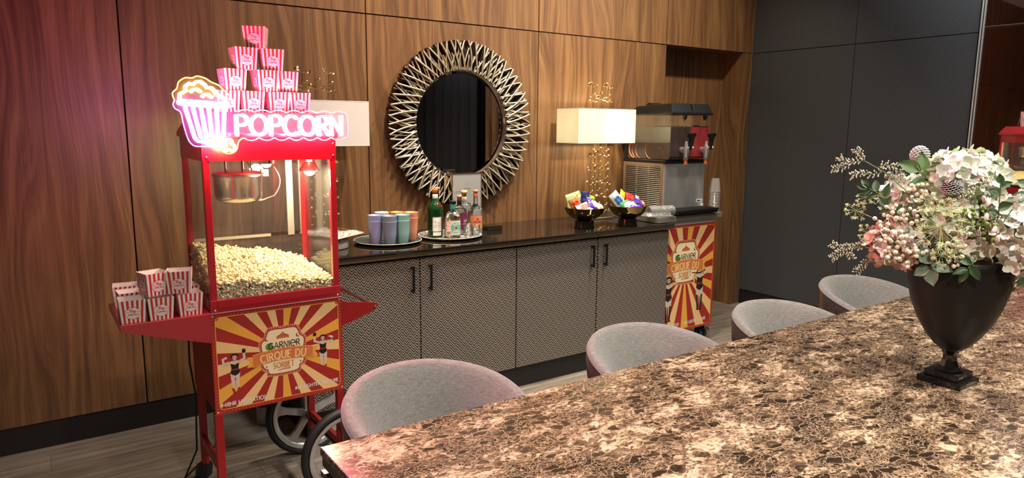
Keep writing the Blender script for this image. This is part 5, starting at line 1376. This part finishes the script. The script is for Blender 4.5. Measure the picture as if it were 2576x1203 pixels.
# clear cup sleeves
M_PLA = pane_mat('clear_cup', (.93, .93, .92), refl=.6, haze=.22, rough=.08)
def sleeve(x, y, z, n, label):
    t = T('plastic_cup_stack', label, 'cup stack', (x, y, z))
    m = MB()
    for i in range(n): m.lathe([(.040-.013*0, i*.011), (.0415, i*.011), (.041, i*.011+.004), (.028+.0*i, i*.011+.10 if i > n-2 else i*.011+.012)], 24)
    m.build('cups', M_PLA, t); return t
sleeve(4.118, 3.345, .950, 14, 'tall stack of clear plastic cups right of the slush machine')
m = MB()
for i in range(16): m.lathe([(.036, i*.012), (.038, i*.012), (.0375, i*.012+.006), (.033, i*.012+.012)], 20)
sv = m.build('plastic_cup_sleeve', M_PLA, None, (3.425+.10, 3.350, .9895), (0, radians(90), radians(8)))
sv.location = (3.50, 3.335, .989)
sv.rotation_euler = (0, radians(90), radians(-14)); sv.location = (3.455, 3.35, .989)
tag(sv, 'bagged sleeve of clear plastic cups lying on the trolley edge', 'cup sleeve')

# ================================================================== CHAIRS
M_SEATF = weave('grey_chair_fabric', (.12, .112, .102), (.225, .212, .196), 200)
M_SHELLF = printed('honeycomb_fabric', (.030, .022, .020), (.11, .085, .08), (.05, .038, .035), 120)
M_LEG = mat('black_chair_leg', (.012, .011, .010), .35)
def rim_z(a): return .764-.135*(abs(a)/2.2)**2.1
def rim_r(a): return .300+.012*cos(a)
CH_N = 44
def chair_pts(a, prof):
    rr = rim_r(a); return [((rr+d)*sin(a), (rr+d)*cos(a)-.0, z) for d, z in prof]
def make_chair(x, y, rz, label):
    t = T('dining_chair', label, 'chair', (x, y, 0), rz, 'grey tub chairs along the far side of the marble table')
    A0 = 2.05
    inner = MB(); zr = lambda a: rim_z(a)
    def fin(u, v):
        a = -A0+2*A0*u; z = zr(a)
        pr = [(-.150, .44), (-.125, .54), (-.082, z-.10), (-.050, z-.038), (-.034, z-.014), (-.018, z-.001), (-.005, z-.005), (.002, z-.020)]
        k = min(int(v*7), 6); f = v*7-k
        d = pr[k][0]*(1-f)+pr[k+1][0]*f; zz = pr[k][1]*(1-f)+pr[k+1][1]*f
        rr = rim_r(a)+d
        return (rr*sin(a), rr*cos(a)-.02, zz)
    inner.grid(fin, CH_N, 7, flip=True)
    bk = inner.build('backrest', M_SEATF, t)
    outer = MB()
    def fo(u, v):
        a = -A0+2*A0*u; z = zr(a)
        pr = [(.002, z-.022), (.004, z-.05), (-.004, z-.14), (-.030, .50), (-.060, .40), (-.10, .385)]
        k = min(int(v*5), 4); f = v*5-k
        d = pr[k][0]*(1-f)+pr[k+1][0]*f; zz = pr[k][1]*(1-f)+pr[k+1][1]*f
        rr = rim_r(a)+d
        return (rr*sin(a), rr*cos(a)-.02, zz)
    outer.grid(fo, CH_N, 10, flip=True)
    for s in (0, 1):
        a = -A0+2*A0*s
        ring = [fin(s, k/7) for k in range(8)]+[fo(s, k/5) for k in range(6)]
        outer.add(ring, [list(range(len(ring))) if s else list(range(len(ring)-1, -1, -1))], 0)
    outer.build('outer_shell', M_SHELLF, t)
    sm_ = MB()
    sm_.tube([fin(u, 1) for u in [k/60 for k in range(61)]], .0012, 5)
    sm_.build('seam', mat('seam_thread', (.16, .13, .13), .8), bk)
    m = MB(); m.lathe([(.001, .40), (.20, .40), (.232, .415), (.238, .44), (.225, .465), (.15, .475), (.001, .478)], 36)
    m.build('seat', M_SEATF, t)
    for sx in (-1, 1):
        for sy in (-1, 1):
            MB().tube([(sx*.13, sy*.13, .41), (sx*.19, sy*.19, 0)], [.017, .011], 12).build('leg', M_LEG, t)
    return t
make_chair(1.000, 1.810, radians(2), 'grey tub chair nearest the popcorn cart, glowing pink along its rim')
make_chair(1.925, 1.748, radians(-3), 'grey tub chair second from the popcorn cart, in front of the sideboard plinth')
make_chair(2.722, 1.700, radians(-2), 'grey tub chair in front of the trolley wheel, third from the cart')
make_chair(3.570, 1.810, radians(-4), 'grey tub chair farthest from the cart, before the charcoal wall')

# ================================================================== VASE
VX, VY = 2.393, .977
M_VASE = mat('black_vase', (.007, .0065, .006), .45, bump=(22, .6, .005), spec=.3)
vase = T('flower_vase', 'large black goblet vase with hammered bowl standing on the marble table', 'vase', (VX, VY, ZT))
MB().lathe([(.034, .113), (.052, .127), (.078, .160), (.104, .205), (.126, .260), (.141, .320), (.149, .380), (.152, .410), (.148, .412), (.144, .400), (.136, .330), (.118, .255), (.001, .20)], 48).build('vase_bowl', M_VASE, vase)
MB().lathe([(.040, .040), (.043, .044), (.030, .056), (.022, .075), (.021, .092), (.028, .106), (.034, .110), (.034, .116), (.001, .118)], 8, smooth=False).build('stem', mat('gloss_black', (.008, .008, .008), .06, coat=.5), vase, bevel=.002)
m = MB(); m.box(-.066, .066, -.066, .066, 0, .020); m.box(-.052, .052, -.052, .052, .020, .041)
m.build('plinth', mat('gloss_black', (.008, .008, .008), .06), vase, bevel=.003)

# ================================================================== FLOWERS
VN = Vector((VX, VY, 0)).normalized(); VR = Vector((VN.y, -VN.x, 0))
def V(off, z, dep=0.0):              # across / up / towards the room, from the vase axis
    p = Vector((VX, VY, 0))+VR*(off+.02)-VN*dep; return Vector((p.x, p.y, z))
NECK = Vector((VX, VY, 1.10))
def petal(m, c, n, t, size, cup, mi=0, wid=.85):
    """one cupped petal starting at c along t with normal n"""
    b = n.cross(t)
    def f(u, v):
        w_ = size*wid*sin(pi*min(1, .12+.80*v))*(u-.5)
        l_ = size*v
        return c+t*l_+b*w_+n*(cup*size*(v*v)+.35*size*(u-.5)**2-cup*.5*size*max(0, v-.7))
    m.grid(f, 2, 4, mi, True)
def hydrangea(off, z, dep, R_, RZ, nf, mats, wts, label, seed, ps=.021):
    rnd = random.Random(seed); c = V(off, z, dep)
    t = T('hydrangea', label, 'flower', c, 0, 'hydrangea heads in the black vase')
    m = MB()
    for i in range(nf):
        k = i+.5; ph = math.acos(1-1.85*k/nf); th = pi*(1+5**.5)*k
        n = Vector((cos(th)*sin(ph), sin(th)*sin(ph), cos(ph)))
        jit = rnd.uniform(.86, 1.04)
        p = Vector((n.x*R_, n.y*R_, n.z*RZ))*jit
        nn = (n+Vector((rnd.uniform(-.5, .5), rnd.uniform(-.5, .5), rnd.uniform(-.4, .5)))).normalized()
        t0 = nn.orthogonal().normalized(); a0 = rnd.uniform(0, 6.28)
        mi = rnd.choices(range(len(mats)), wts)[0]; s_ = ps*rnd.uniform(.85, 1.2)
        for q in range(4):
            tt = Matrix.Rotation(a0+q*pi/2+rnd.uniform(-.15, .15), 3, nn) @ t0
            tt = (tt+nn*rnd.uniform(-.05, .35)).normalized()
            petal(m, p, nn, tt, s_, rnd.uniform(.15, .55), mi, wid=1.05)
    m.build('florets', mats, t)
    m = MB(); m.sphere((0, 0, -.01), 1, 14, 10); m.v = [(x*R_*.74, y*R_*.74, z_*RZ*.74) for x, y, z_ in m.v]; m.build('flower_core', mat('hydrangea_core', (.42, .48, .28), .8), t)
    e = NECK-c+Vector((0, 0, -.02))
    MB().tube([(0, 0, -RZ*.3), e*.5+Vector((0, 0, .01)), e], .0035, 6).build('stem', M_STEMG, t)
    return t
M_STEMG = mat('green_stem', (.12, .20, .05), .6)
P_W = mat('petal_ivory', (.72, .76, .60), .6, sss=.08, var=(40, .06)); P_W2 = mat('petal_greenish', (.68, .76, .50), .6, sss=.08); P_W3 = mat('petal_white', (.74, .75, .68), .6, sss=.08)
P_P = mat('petal_pink', (.78, .42, .34), .6, sss=.08, var=(50, .10)); P_P2 = mat('petal_blush', (.76, .56, .48), .6, sss=.08); P_C = mat('petal_cream', (.70, .66, .54), .6, sss=.08)
hydrangea(-.036, 1.412, .010, .108, .072, 120, [P_W, P_W2, P_W3], (4, 1, 3), 'big ivory hydrangea at the top of the vase', 1, .024)
hydrangea(.135, 1.245, .050, .120, .120, 170, [P_W3, P_C, P_W], (4, 2, 1), 'big white hydrangea hanging over the right side of the vase', 2, .024)
hydrangea(-.195, 1.190, .045, .078, .074, 95, [P_P, P_P2, P_C, P_W3], (4, 3, 2, 2), 'pink hydrangea drooping at the lower left of the vase', 3, .025)
hydrangea(-.175, 1.325, -.045, .085, .070, 80, [P_W3, P_C], (3, 2), 'white hydrangea at the left behind the berries', 4, .023)
hydrangea(-.045, 1.285, .015, .105, .085, 110, [P_W, P_W3, P_W2], (3, 2, 2), 'pale hydrangea in the middle of the vase under the dill umbels', 5, .022)
hydrangea(.010, 1.215, .045, .085, .070, 70, [P_C, P_W3, P_W2], (3, 3, 1), 'cream hydrangea low in the centre against the vase rim', 6, .022)
# leaves
M_LF = [mat('leaf_dark', (.030, .075, .022), .45, var=(40, .25)), mat('leaf_mid', (.085, .16, .045), .5, var=(40, .2)), mat('leaf_sage', (.13, .19, .12), .6, var=(40, .15))]
def leaf(m, c, t, n, L_, W_, mi=0, serr=0.0):
    b = n.cross(t).normalized()
    def f(u, v):
        w_ = W_*(sin(pi*v**.8)*(1+serr*abs(sin(v*26))))*(u-.5)
        return c+t*(L_*v)+b*w_+n*(-.25*L_*v*v+.35*W_*abs(u-.5))
    m.grid(f, 4, 12, mi, True)
def leaf_spray(pts, leaves, label, mi, seed, serr=0.0, group=None, name='leaf_spray', sr=.0017):
    """pts: stem points as (off,z,dep); leaves: (t along stem, angle, length, width)"""
    P_ = [V(*p) for p in pts]; c0 = P_[0]
    t = T(name, label, 'foliage', c0, 0, group or 'leafy sprays in the black vase')
    MB().tube([p-c0 for p in P_], sr, 6).build('stem', M_STEMG, t)
    rnd = random.Random(seed)
    for (s, ang, L_, W_) in leaves:
        k = s*(len(P_)-1); i = min(int(k), len(P_)-2); p = P_[i].lerp(P_[i+1], k-i)-c0
        d = (P_[i+1]-P_[i]).normalized()
        # leaves spread mostly in the plane seen from the room
        tt = (Matrix.Rotation(ang, 3, -VN) @ d); tt = (tt-VN*rnd.uniform(-.2, .35)).normalized()
        nn = (-VN+Vector((0, 0, rnd.uniform(.1, .8)))+VR*rnd.uniform(-.4, .4)); nn = (nn-tt*nn.dot(tt)).normalized()
        m = MB(); leaf(m, p, tt, nn, L_, W_, 0, serr); m.build('leaf', M_LF[mi], t)
leaf_spray([(-.10, 1.22, .05), (-.19, 1.305, .09), (-.245, 1.345, .10), (-.285, 1.365, .10)], [(.55, 1.1, .045, .022), (.62, -1.1, .046, .022), (.75, .9, .040, .020), (.82, -1.0, .044, .022), (.95, .8, .040, .020), (1, -.5, .042, .020), (1, .2, .040, .020)], 'dark green rose leaves sticking out at the upper left', 0, 1, .08)
leaf_spray([(-.03, 1.2, .02), (-.10, 1.38, .06), (-.15, 1.425, .07)], [(.7, .9, .065, .034), (.9, -.7, .07, .036), (1, .3, .07, .04), (.8, -1.4, .06, .03)], 'broad green leaves below the ivory hydrangea', 1, 2, .05)
leaf_spray([(-.08, 1.20, .12), (-.09, 1.16, .155), (-.095, 1.14, .16)], [(.6, -2.2, .06, .045), (1, .5, .055, .04), (1, -.8, .05, .035), (.8, 1.7, .06, .035)], 'sage green leaves hanging over the vase rim at the left centre', 2, 3, .10)
leaf_spray([(.02, 1.19, .13), (.01, 1.165, .16), (.0, 1.15, .165)], [(.7, 1.2, .05, .024), (1, .2, .05, .022), (1, -.6, .045, .02), (.6, -1.6, .05, .024)], 'small dark leaves hanging over the vase rim at the centre', 0, 4, .06)
leaf_spray([(.05, 1.2, .05), (.06, 1.30, .14), (.055, 1.40, .15)], [(.55, 1.2, .035, .026), (.65, -1.1, .036, .028), (.85, 1.0, .030, .022), (.95, -1.0, .032, .024), (1, .1, .03, .02)], 'rose leaves before the ivory hydrangea at the right', 0, 5, .06)
leaf_spray([(.08, 1.2, .0), (.12, 1.34, .08), (.125, 1.42, .08)], [(.6, 1.2, .034, .034), (.7, -1.1, .034, .034), (.82, 1.0, .032, .032), (.9, -1.0, .030, .030), (1, .4, .028, .028), (1, -.6, .026, .026)], 'grey-green eucalyptus sprig at the upper right', 2, 6)
leaf_spray([(-.15, 1.2, .08), (-.20, 1.28, .115), (-.23, 1.315, .12)], [(.6, -1.2, .040, .022), (.8, 1.1, .036, .02), (1, 0, .038, .02), (1, -1.0, .034, .018)], 'rose leaves between the white berries on the left', 0, 7, .07)
leaf_spray([(.13, 1.16, .13), (.16, 1.13, .15), (.17, 1.11, .15)], [(.5, -1.8, .05, .03), (1, .1, .05, .026), (1, 1.0, .04, .02)], 'dark leaves under the right white hydrangea', 0, 8, .05)
# berries
M_BW = mat('berry_white', (.80, .72, .56), .35, sss=.1); M_BG = mat('berry_green', (.14, .19, .035), .35, var=(80, .25)); M_BD = mat('berry_eye', (.05, .03, .02), .6); M_TWIG = mat('brown_twig', (.075, .045, .025), .7)
def berry_sprig(cs, label, col_, seed, dep=.135, r=.0066, group='white berry sprigs in the black vase'):
    """cs: list of (off, z, n, spread)"""
    rnd = random.Random(seed); base = V(sum(c[0] for c in cs)/len(cs)*.6, 1.20, dep*.3)
    t = T('berry_sprig', label, 'berries', base, 0, group)
    tw = MB(); proto = MB(); proto.sphere((0, 0, 0), 1, 12, 9, 0); proto.sphere((0, -.97, 0), .17, 6, 4, 1)
    me = None; used = []
    for (off, z, n, sp) in cs:
        hub = V(off*.9, z-.03, dep-.03)
        tw.tube([Vector((0, 0, 0)), (hub-base)*.5+Vector((0, 0, .01)), hub-base], .0014, 5)
        k = 0; tries = 0
        while k < n and tries < 400:
            tries += 1
            p = V(off+rnd.uniform(-sp, sp), z+rnd.uniform(-sp, sp)*.8, dep+rnd.uniform(-.018, .02))
            if any((p-q).length < r*1.85 for q in used): continue
            used.append(p); k += 1
            s_ = r*rnd.uniform(.85, 1.12)
            if me is None: o = proto.build('berry', [col_, M_BD], t); me = o.data
            else: o = bpy.data.objects.new('berry', me); col.objects.link(o); o.parent = t
            o.location = p-base; o.scale = (s_, s_, s_)
            o.rotation_euler = (rnd.uniform(-.6, .6), rnd.uniform(-.4, .4), atan2(VN.y, VN.x)-pi/2+rnd.uniform(-.9, .9))
            tw.tube([hub-base, (hub-base).lerp(p-base, .6)+Vector((0, 0, -.004)), p-base], .0008, 4)
    tw.build('twig', M_TWIG, t)
berry_sprig([(-.205, 1.298, 9, .030), (-.235, 1.270, 5, .022)], 'white berries level with the dark rose leaves on the left', M_BW, 1)
berry_sprig([(-.150, 1.365, 10, .026), (-.120, 1.345, 6, .022)], 'white berries under the sprayed pinecone on the stick', M_BW, 2, .10)
berry_sprig([(-.165, 1.285, 12, .032)], 'white berries left of the dill umbel', M_BW, 3, .12)
berry_sprig([(-.205, 1.225, 14, .032), (-.160, 1.210, 12, .030)], 'dense white berries above the pink hydrangea', M_BW, 4, .15)
berry_sprig([(-.195, 1.170, 9, .024), (-.150, 1.150, 7, .022)], 'white berries hanging in front of the pink hydrangea', M_BW, 5, .155)
berry_sprig([(-.100, 1.175, 6, .020), (-.135, 1.185, 4, .018)], 'white berries above the sage leaves at the rim', M_BW, 6, .155)
berry_sprig([(-.035, 1.210, 9, .024), (-.020, 1.170, 9, .022)], 'white berries at the centre of the vase rim', M_BW, 7, .15)
berry_sprig([(.130, 1.115, 7, .012)], 'small white berry cluster hanging right of the vase', M_BW, 8, .12)
berry_sprig([(.005, 1.305, 14, .030), (.028, 1.262, 14, .030)], 'green berries right of the dill umbel', M_BG, 9, .15, .0070, 'green berry sprigs in the black vase')
berry_sprig([(-.055, 1.405, 6, .018)], 'green berries between the broad leaves and the pinecone', M_BG, 10, .10, .0066, 'green berry sprigs in the black vase')
# pinecones
def pinecone(off, z, dep, r, h_, tilt, cols_, label, seed, stick=None):
    rnd = random.Random(seed); c = V(off, z, dep); t = T('pinecone', label, 'pinecone', c, 0, 'pinecones in the bouquet')
    m = MB(); N_ = 110
    R0 = Matrix.Rotation(tilt, 3, VR)
    for i in range(N_):
        u = (i+.5)/N_; th = i*2.39996; zz = (u-.5)*h_
        rr = r*sqrt(max(.02, 1-(2*u-1)**2*.88))*(1-.12*u)
        d = Vector((cos(th), sin(th), 0)); up = Vector((0, 0, 1)); b = up.cross(d)
        p = d*rr*.62+up*(zz-.004); tipv = d*rr*1.0+up*(zz+.006)
        w_ = r*.24; th_ = .0022
        a = [p+b*w_*.5, p-b*w_*.5, tipv-b*w_*.75, tipv+d*.0025, tipv+b*w_*.75]
        lo = [v-up*th_ for v in a]
        vs = [R0 @ v for v in a+lo]
        m.add(vs, [(0, 1, 2, 3, 4)[::-1], (5, 6, 7, 8, 9)], 0); m.add(vs, [(2, 7, 8, 3)[::-1], (3, 8, 9, 4)[::-1]], 1); m.add(vs, [(0, 5, 6, 1), (1, 6, 7, 2), (4, 9, 5, 0)], 0)
    m.sphere((0, 0, 0), r*.62, 12, 10, 0, sz=h_/r/2*1.3)
    m.build('scales', cols_, t)
    e = (stick or NECK)-c
    MB().tube([(0, 0, 0), e], .0032, 8).build('stick', mat('pale_stick', (.62, .40, .22), .6), t)
M_CONE1 = mat('cone_frosted', (.42, .38, .37), .7, var=(90, .3)); M_CONE2 = mat('cone_brown', (.060, .045, .042), .6); M_FROST = mat('frost_white', (.78, .76, .74), .7)
pinecone(-.158, 1.468, .02, .029, .052, -.5, [M_CONE1, M_FROST], 'white-frosted pinecone on a pale stick rising at the top left', 1, V(-.12, 1.36, .03))
pinecone(-.062, 1.375, .115, .029, .040, .25, [M_CONE2, M_FROST], 'dark pinecone with white-tipped scales in front of the ivory hydrangea', 2)
# dill umbels
M_DILL = mat('dill_green', (.46, .56, .22), .6); M_DILL2 = mat('dill_pale', (.70, .76, .44), .6)
def umbel(off, z, dep, R_, n, label, seed, sub=20):
    rnd = random.Random(seed); c = V(off, z, dep); t = T('dill_umbel', label, 'flower', c, 0, 'dill umbels in the bouquet')
    m = MB(); f = MB()
    for i in range(n):
        a = 2*pi*i/n+rnd.uniform(-.2, .2); e = rnd.uniform(.35, 1.0)
        d = (VR*cos(a)*e+Vector((0, 0, 1))*sin(a)*e-VN*rnd.uniform(.15, .5)).normalized()
        tip = d*R_*(.6+.4*e)*rnd.uniform(.85, 1.1)
        m.tube([(0, 0, 0), tip*.5, tip], .0006, 4)
        for k in range(sub):
            v = (d+Vector((rnd.gauss(0, .8), rnd.gauss(0, .8), rnd.gauss(0, .8)))).normalized()
            q = tip+v*R_*rnd.uniform(.16, .32)
            f.tube([tip, q], .0005, 3); f.sphere(q, .0011, 4, 3)
    e = V(off*.4, 1.18, 0)-c
    m.tube([(0, 0, 0), e*.4+Vector((0, 0, .01)), e], .0014, 5)
    m.build('rays', M_DILL, t); f.build('flowerlets', M_DILL2, t)
umbel(-.078, 1.268, .175, .062, 22, 'large starry dill umbel in the middle of the bouquet', 1, 12)
umbel(-.115, 1.335, .13, .030, 10, 'small dill umbel above the large one on its left', 2)
umbel(-.060, 1.325, .14, .030, 10, 'small dill umbel above the large one on its right', 3)
umbel(-.020, 1.285, .14, .030, 10, 'dill umbel touching the green berries', 4)
umbel(-.070, 1.185, .17, .030, 10, 'dill umbel hanging under the large one', 5)
umbel(-.040, 1.200, .17, .026, 9, 'dill umbel low beside the central white berries', 6)
umbel(-.325, 1.285, .03, .034, 10, 'dill umbel poking out at the far left middle', 7)
umbel(-.300, 1.330, .02, .028, 9, 'dill umbel below the rose leaves at the far left', 8)
umbel(-.285, 1.215, .04, .028, 9, 'dill umbel beside the pink hydrangea at the left', 9)
# frosted sprigs
M_FRS = mat('frosted_leaf', (.58, .58, .46), .8, var=(60, .15))
def frosted(main, branches, label, seed, dep=.06):
    rnd = random.Random(seed); P_ = [V(*p) for p in main]; c0 = P_[0]
    t = T('frosted_sprig', label, 'foliage', c0, 0, 'frosted sprigs in the bouquet')
    st = MB(); st.tube([p-c0 for p in P_], .0016, 5); lf = MB()
    def twig(a, b, n):
        st.tube([a-c0, b-c0], .0009, 4); d = (b-a)
        for i in range(n):
            p = a+d*((i+1)/n)-c0; s_ = (-1)**i
            side = (VR*d.z-Vector((0, 0, 1))*d.dot(VR)).normalized()*s_
            q = p+side*.011*rnd.uniform(.7, 1.2)+d.normalized()*.008
            for k in range(3):
                pp = p.lerp(q, (k+1)/3); lf.sphere(pp+Vector((rnd.uniform(-.0015, .0015), rnd.uniform(-.0015, .0015), rnd.uniform(-.0015, .0015))), .0021*rnd.uniform(.7, 1.3), 6, 4, sz=1.5)
    for br in branches:
        for a, b in zip(br[:-1], br[1:]): twig(V(*a), V(*b), 6)
    st.build('stem', M_STEMG, t); lf.build('leaflets', M_FRS, t)
frosted([(-.10, 1.25, .05), (-.19, 1.365, .05), (-.25, 1.415, .04), (-.31, 1.448, .04)],
        [[(-.31, 1.448, .04), (-.325, 1.470, .04), (-.338, 1.484, .04)], [(-.31, 1.448, .04), (-.345, 1.445, .04), (-.375, 1.445, .04), (-.385, 1.455, .04)], [(-.345, 1.445, .04), (-.375, 1.425, .04), (-.402, 1.418, .04)],
         [(-.25, 1.415, .04), (-.29, 1.405, .04), (-.32, 1.412, .04), (-.345, 1.400, .04)], [(-.27, 1.43, .04), (-.245, 1.438, .04), (-.218, 1.432, .04), (-.205, 1.410, .04), (-.202, 1.388, .04)], [(-.25, 1.415, .04), (-.235, 1.405, .04), (-.225, 1.395, .04)]],
        'long frosted sprig arching out at the upper left', 1)
frosted([(-.20, 1.20, .05), (-.28, 1.175, .05), (-.34, 1.155, .05)],
        [[(-.28, 1.175, .05), (-.31, 1.17, .05), (-.335, 1.165, .05), (-.365, 1.160, .05), (-.385, 1.168, .05)], [(-.34, 1.158, .05), (-.365, 1.14, .05), (-.383, 1.122, .05)], [(-.34, 1.155, .05), (-.325, 1.13, .05)]], 'frosted sprig reaching out at the lower left', 2)
frosted([(-.20, 1.17, .05), (-.26, 1.14, .05), (-.29, 1.11, .05)], [[(-.24, 1.15, .05), (-.27, 1.13, .05), (-.29, 1.105, .05), (-.305, 1.08, .05)]], 'frosted sprig hanging below the pink hydrangea', 3)
frosted([(.0, 1.25, .10), (.0, 1.36, .14), (.01, 1.40, .14)], [[(-.03, 1.38, .14), (.0, 1.395, .14), (.03, 1.40, .14)], [(.0, 1.36, .14), (-.03, 1.365, .14)], [(.01, 1.38, .14), (.02, 1.42, .14)]], 'small frosted sprig in front of the ivory hydrangea', 4)
frosted([(.06, 1.22, .12), (.075, 1.30, .15), (.09, 1.33, .15)], [[(.075, 1.30, .15), (.10, 1.31, .15), (.12, 1.30, .15)], [(.07, 1.28, .15), (.05, 1.30, .15)]], 'small frosted sprig over the right white hydrangea', 5)
# pussy willow twig
t = T('willow_twig', 'brown twig with grey catkins in front of the right white hydrangea', 'twig', V(.02, 1.36, .17), 0)
tp = [(.02, 1.375, .17), (.035, 1.33, .18), (.05, 1.29, .185), (.075, 1.255, .185), (.105, 1.225, .185)]
MB().tube([V(*p)-V(*tp[0]) for p in tp], .0014, 6).build('stem', mat('red_twig', (.13, .035, .02), .6), t)
for (o_, z, a) in ((.030, 1.362, .4), (.030, 1.322, .3), (.052, 1.288, .6), (.062, 1.262, -.2), (.098, 1.238, 1.0), (.020, 1.372, -.5)):
    m = MB(); m.sphere((0, 0, 0), .006, 9, 8, sz=2.0); o = m.build('catkin', mat('catkin_fur', (.60, .52, .48), .9, sheen=.4), t); o.location = V(o_, z, .187)-V(*tp[0]); o.rotation_euler = (0, a, 0)
# clear bottle on the floor behind the cart
t = T('water_bottle', 'clear plastic bottle with a dark top standing on the floor under the cart', 'bottle', (.955, 3.62, 0))
MB().lathe([(.001, .002), (.05, .002), (.052, .01), (.049, .04), (.052, .07), (.052, .10)], 24).build('bottle_body', M_PLA, t)
MB().lathe([(.052, .10), (.050, .16), (.030, .19), (.018, .20), (.001, .20)], 24).build('dark_sleeve', M_HAND, t)
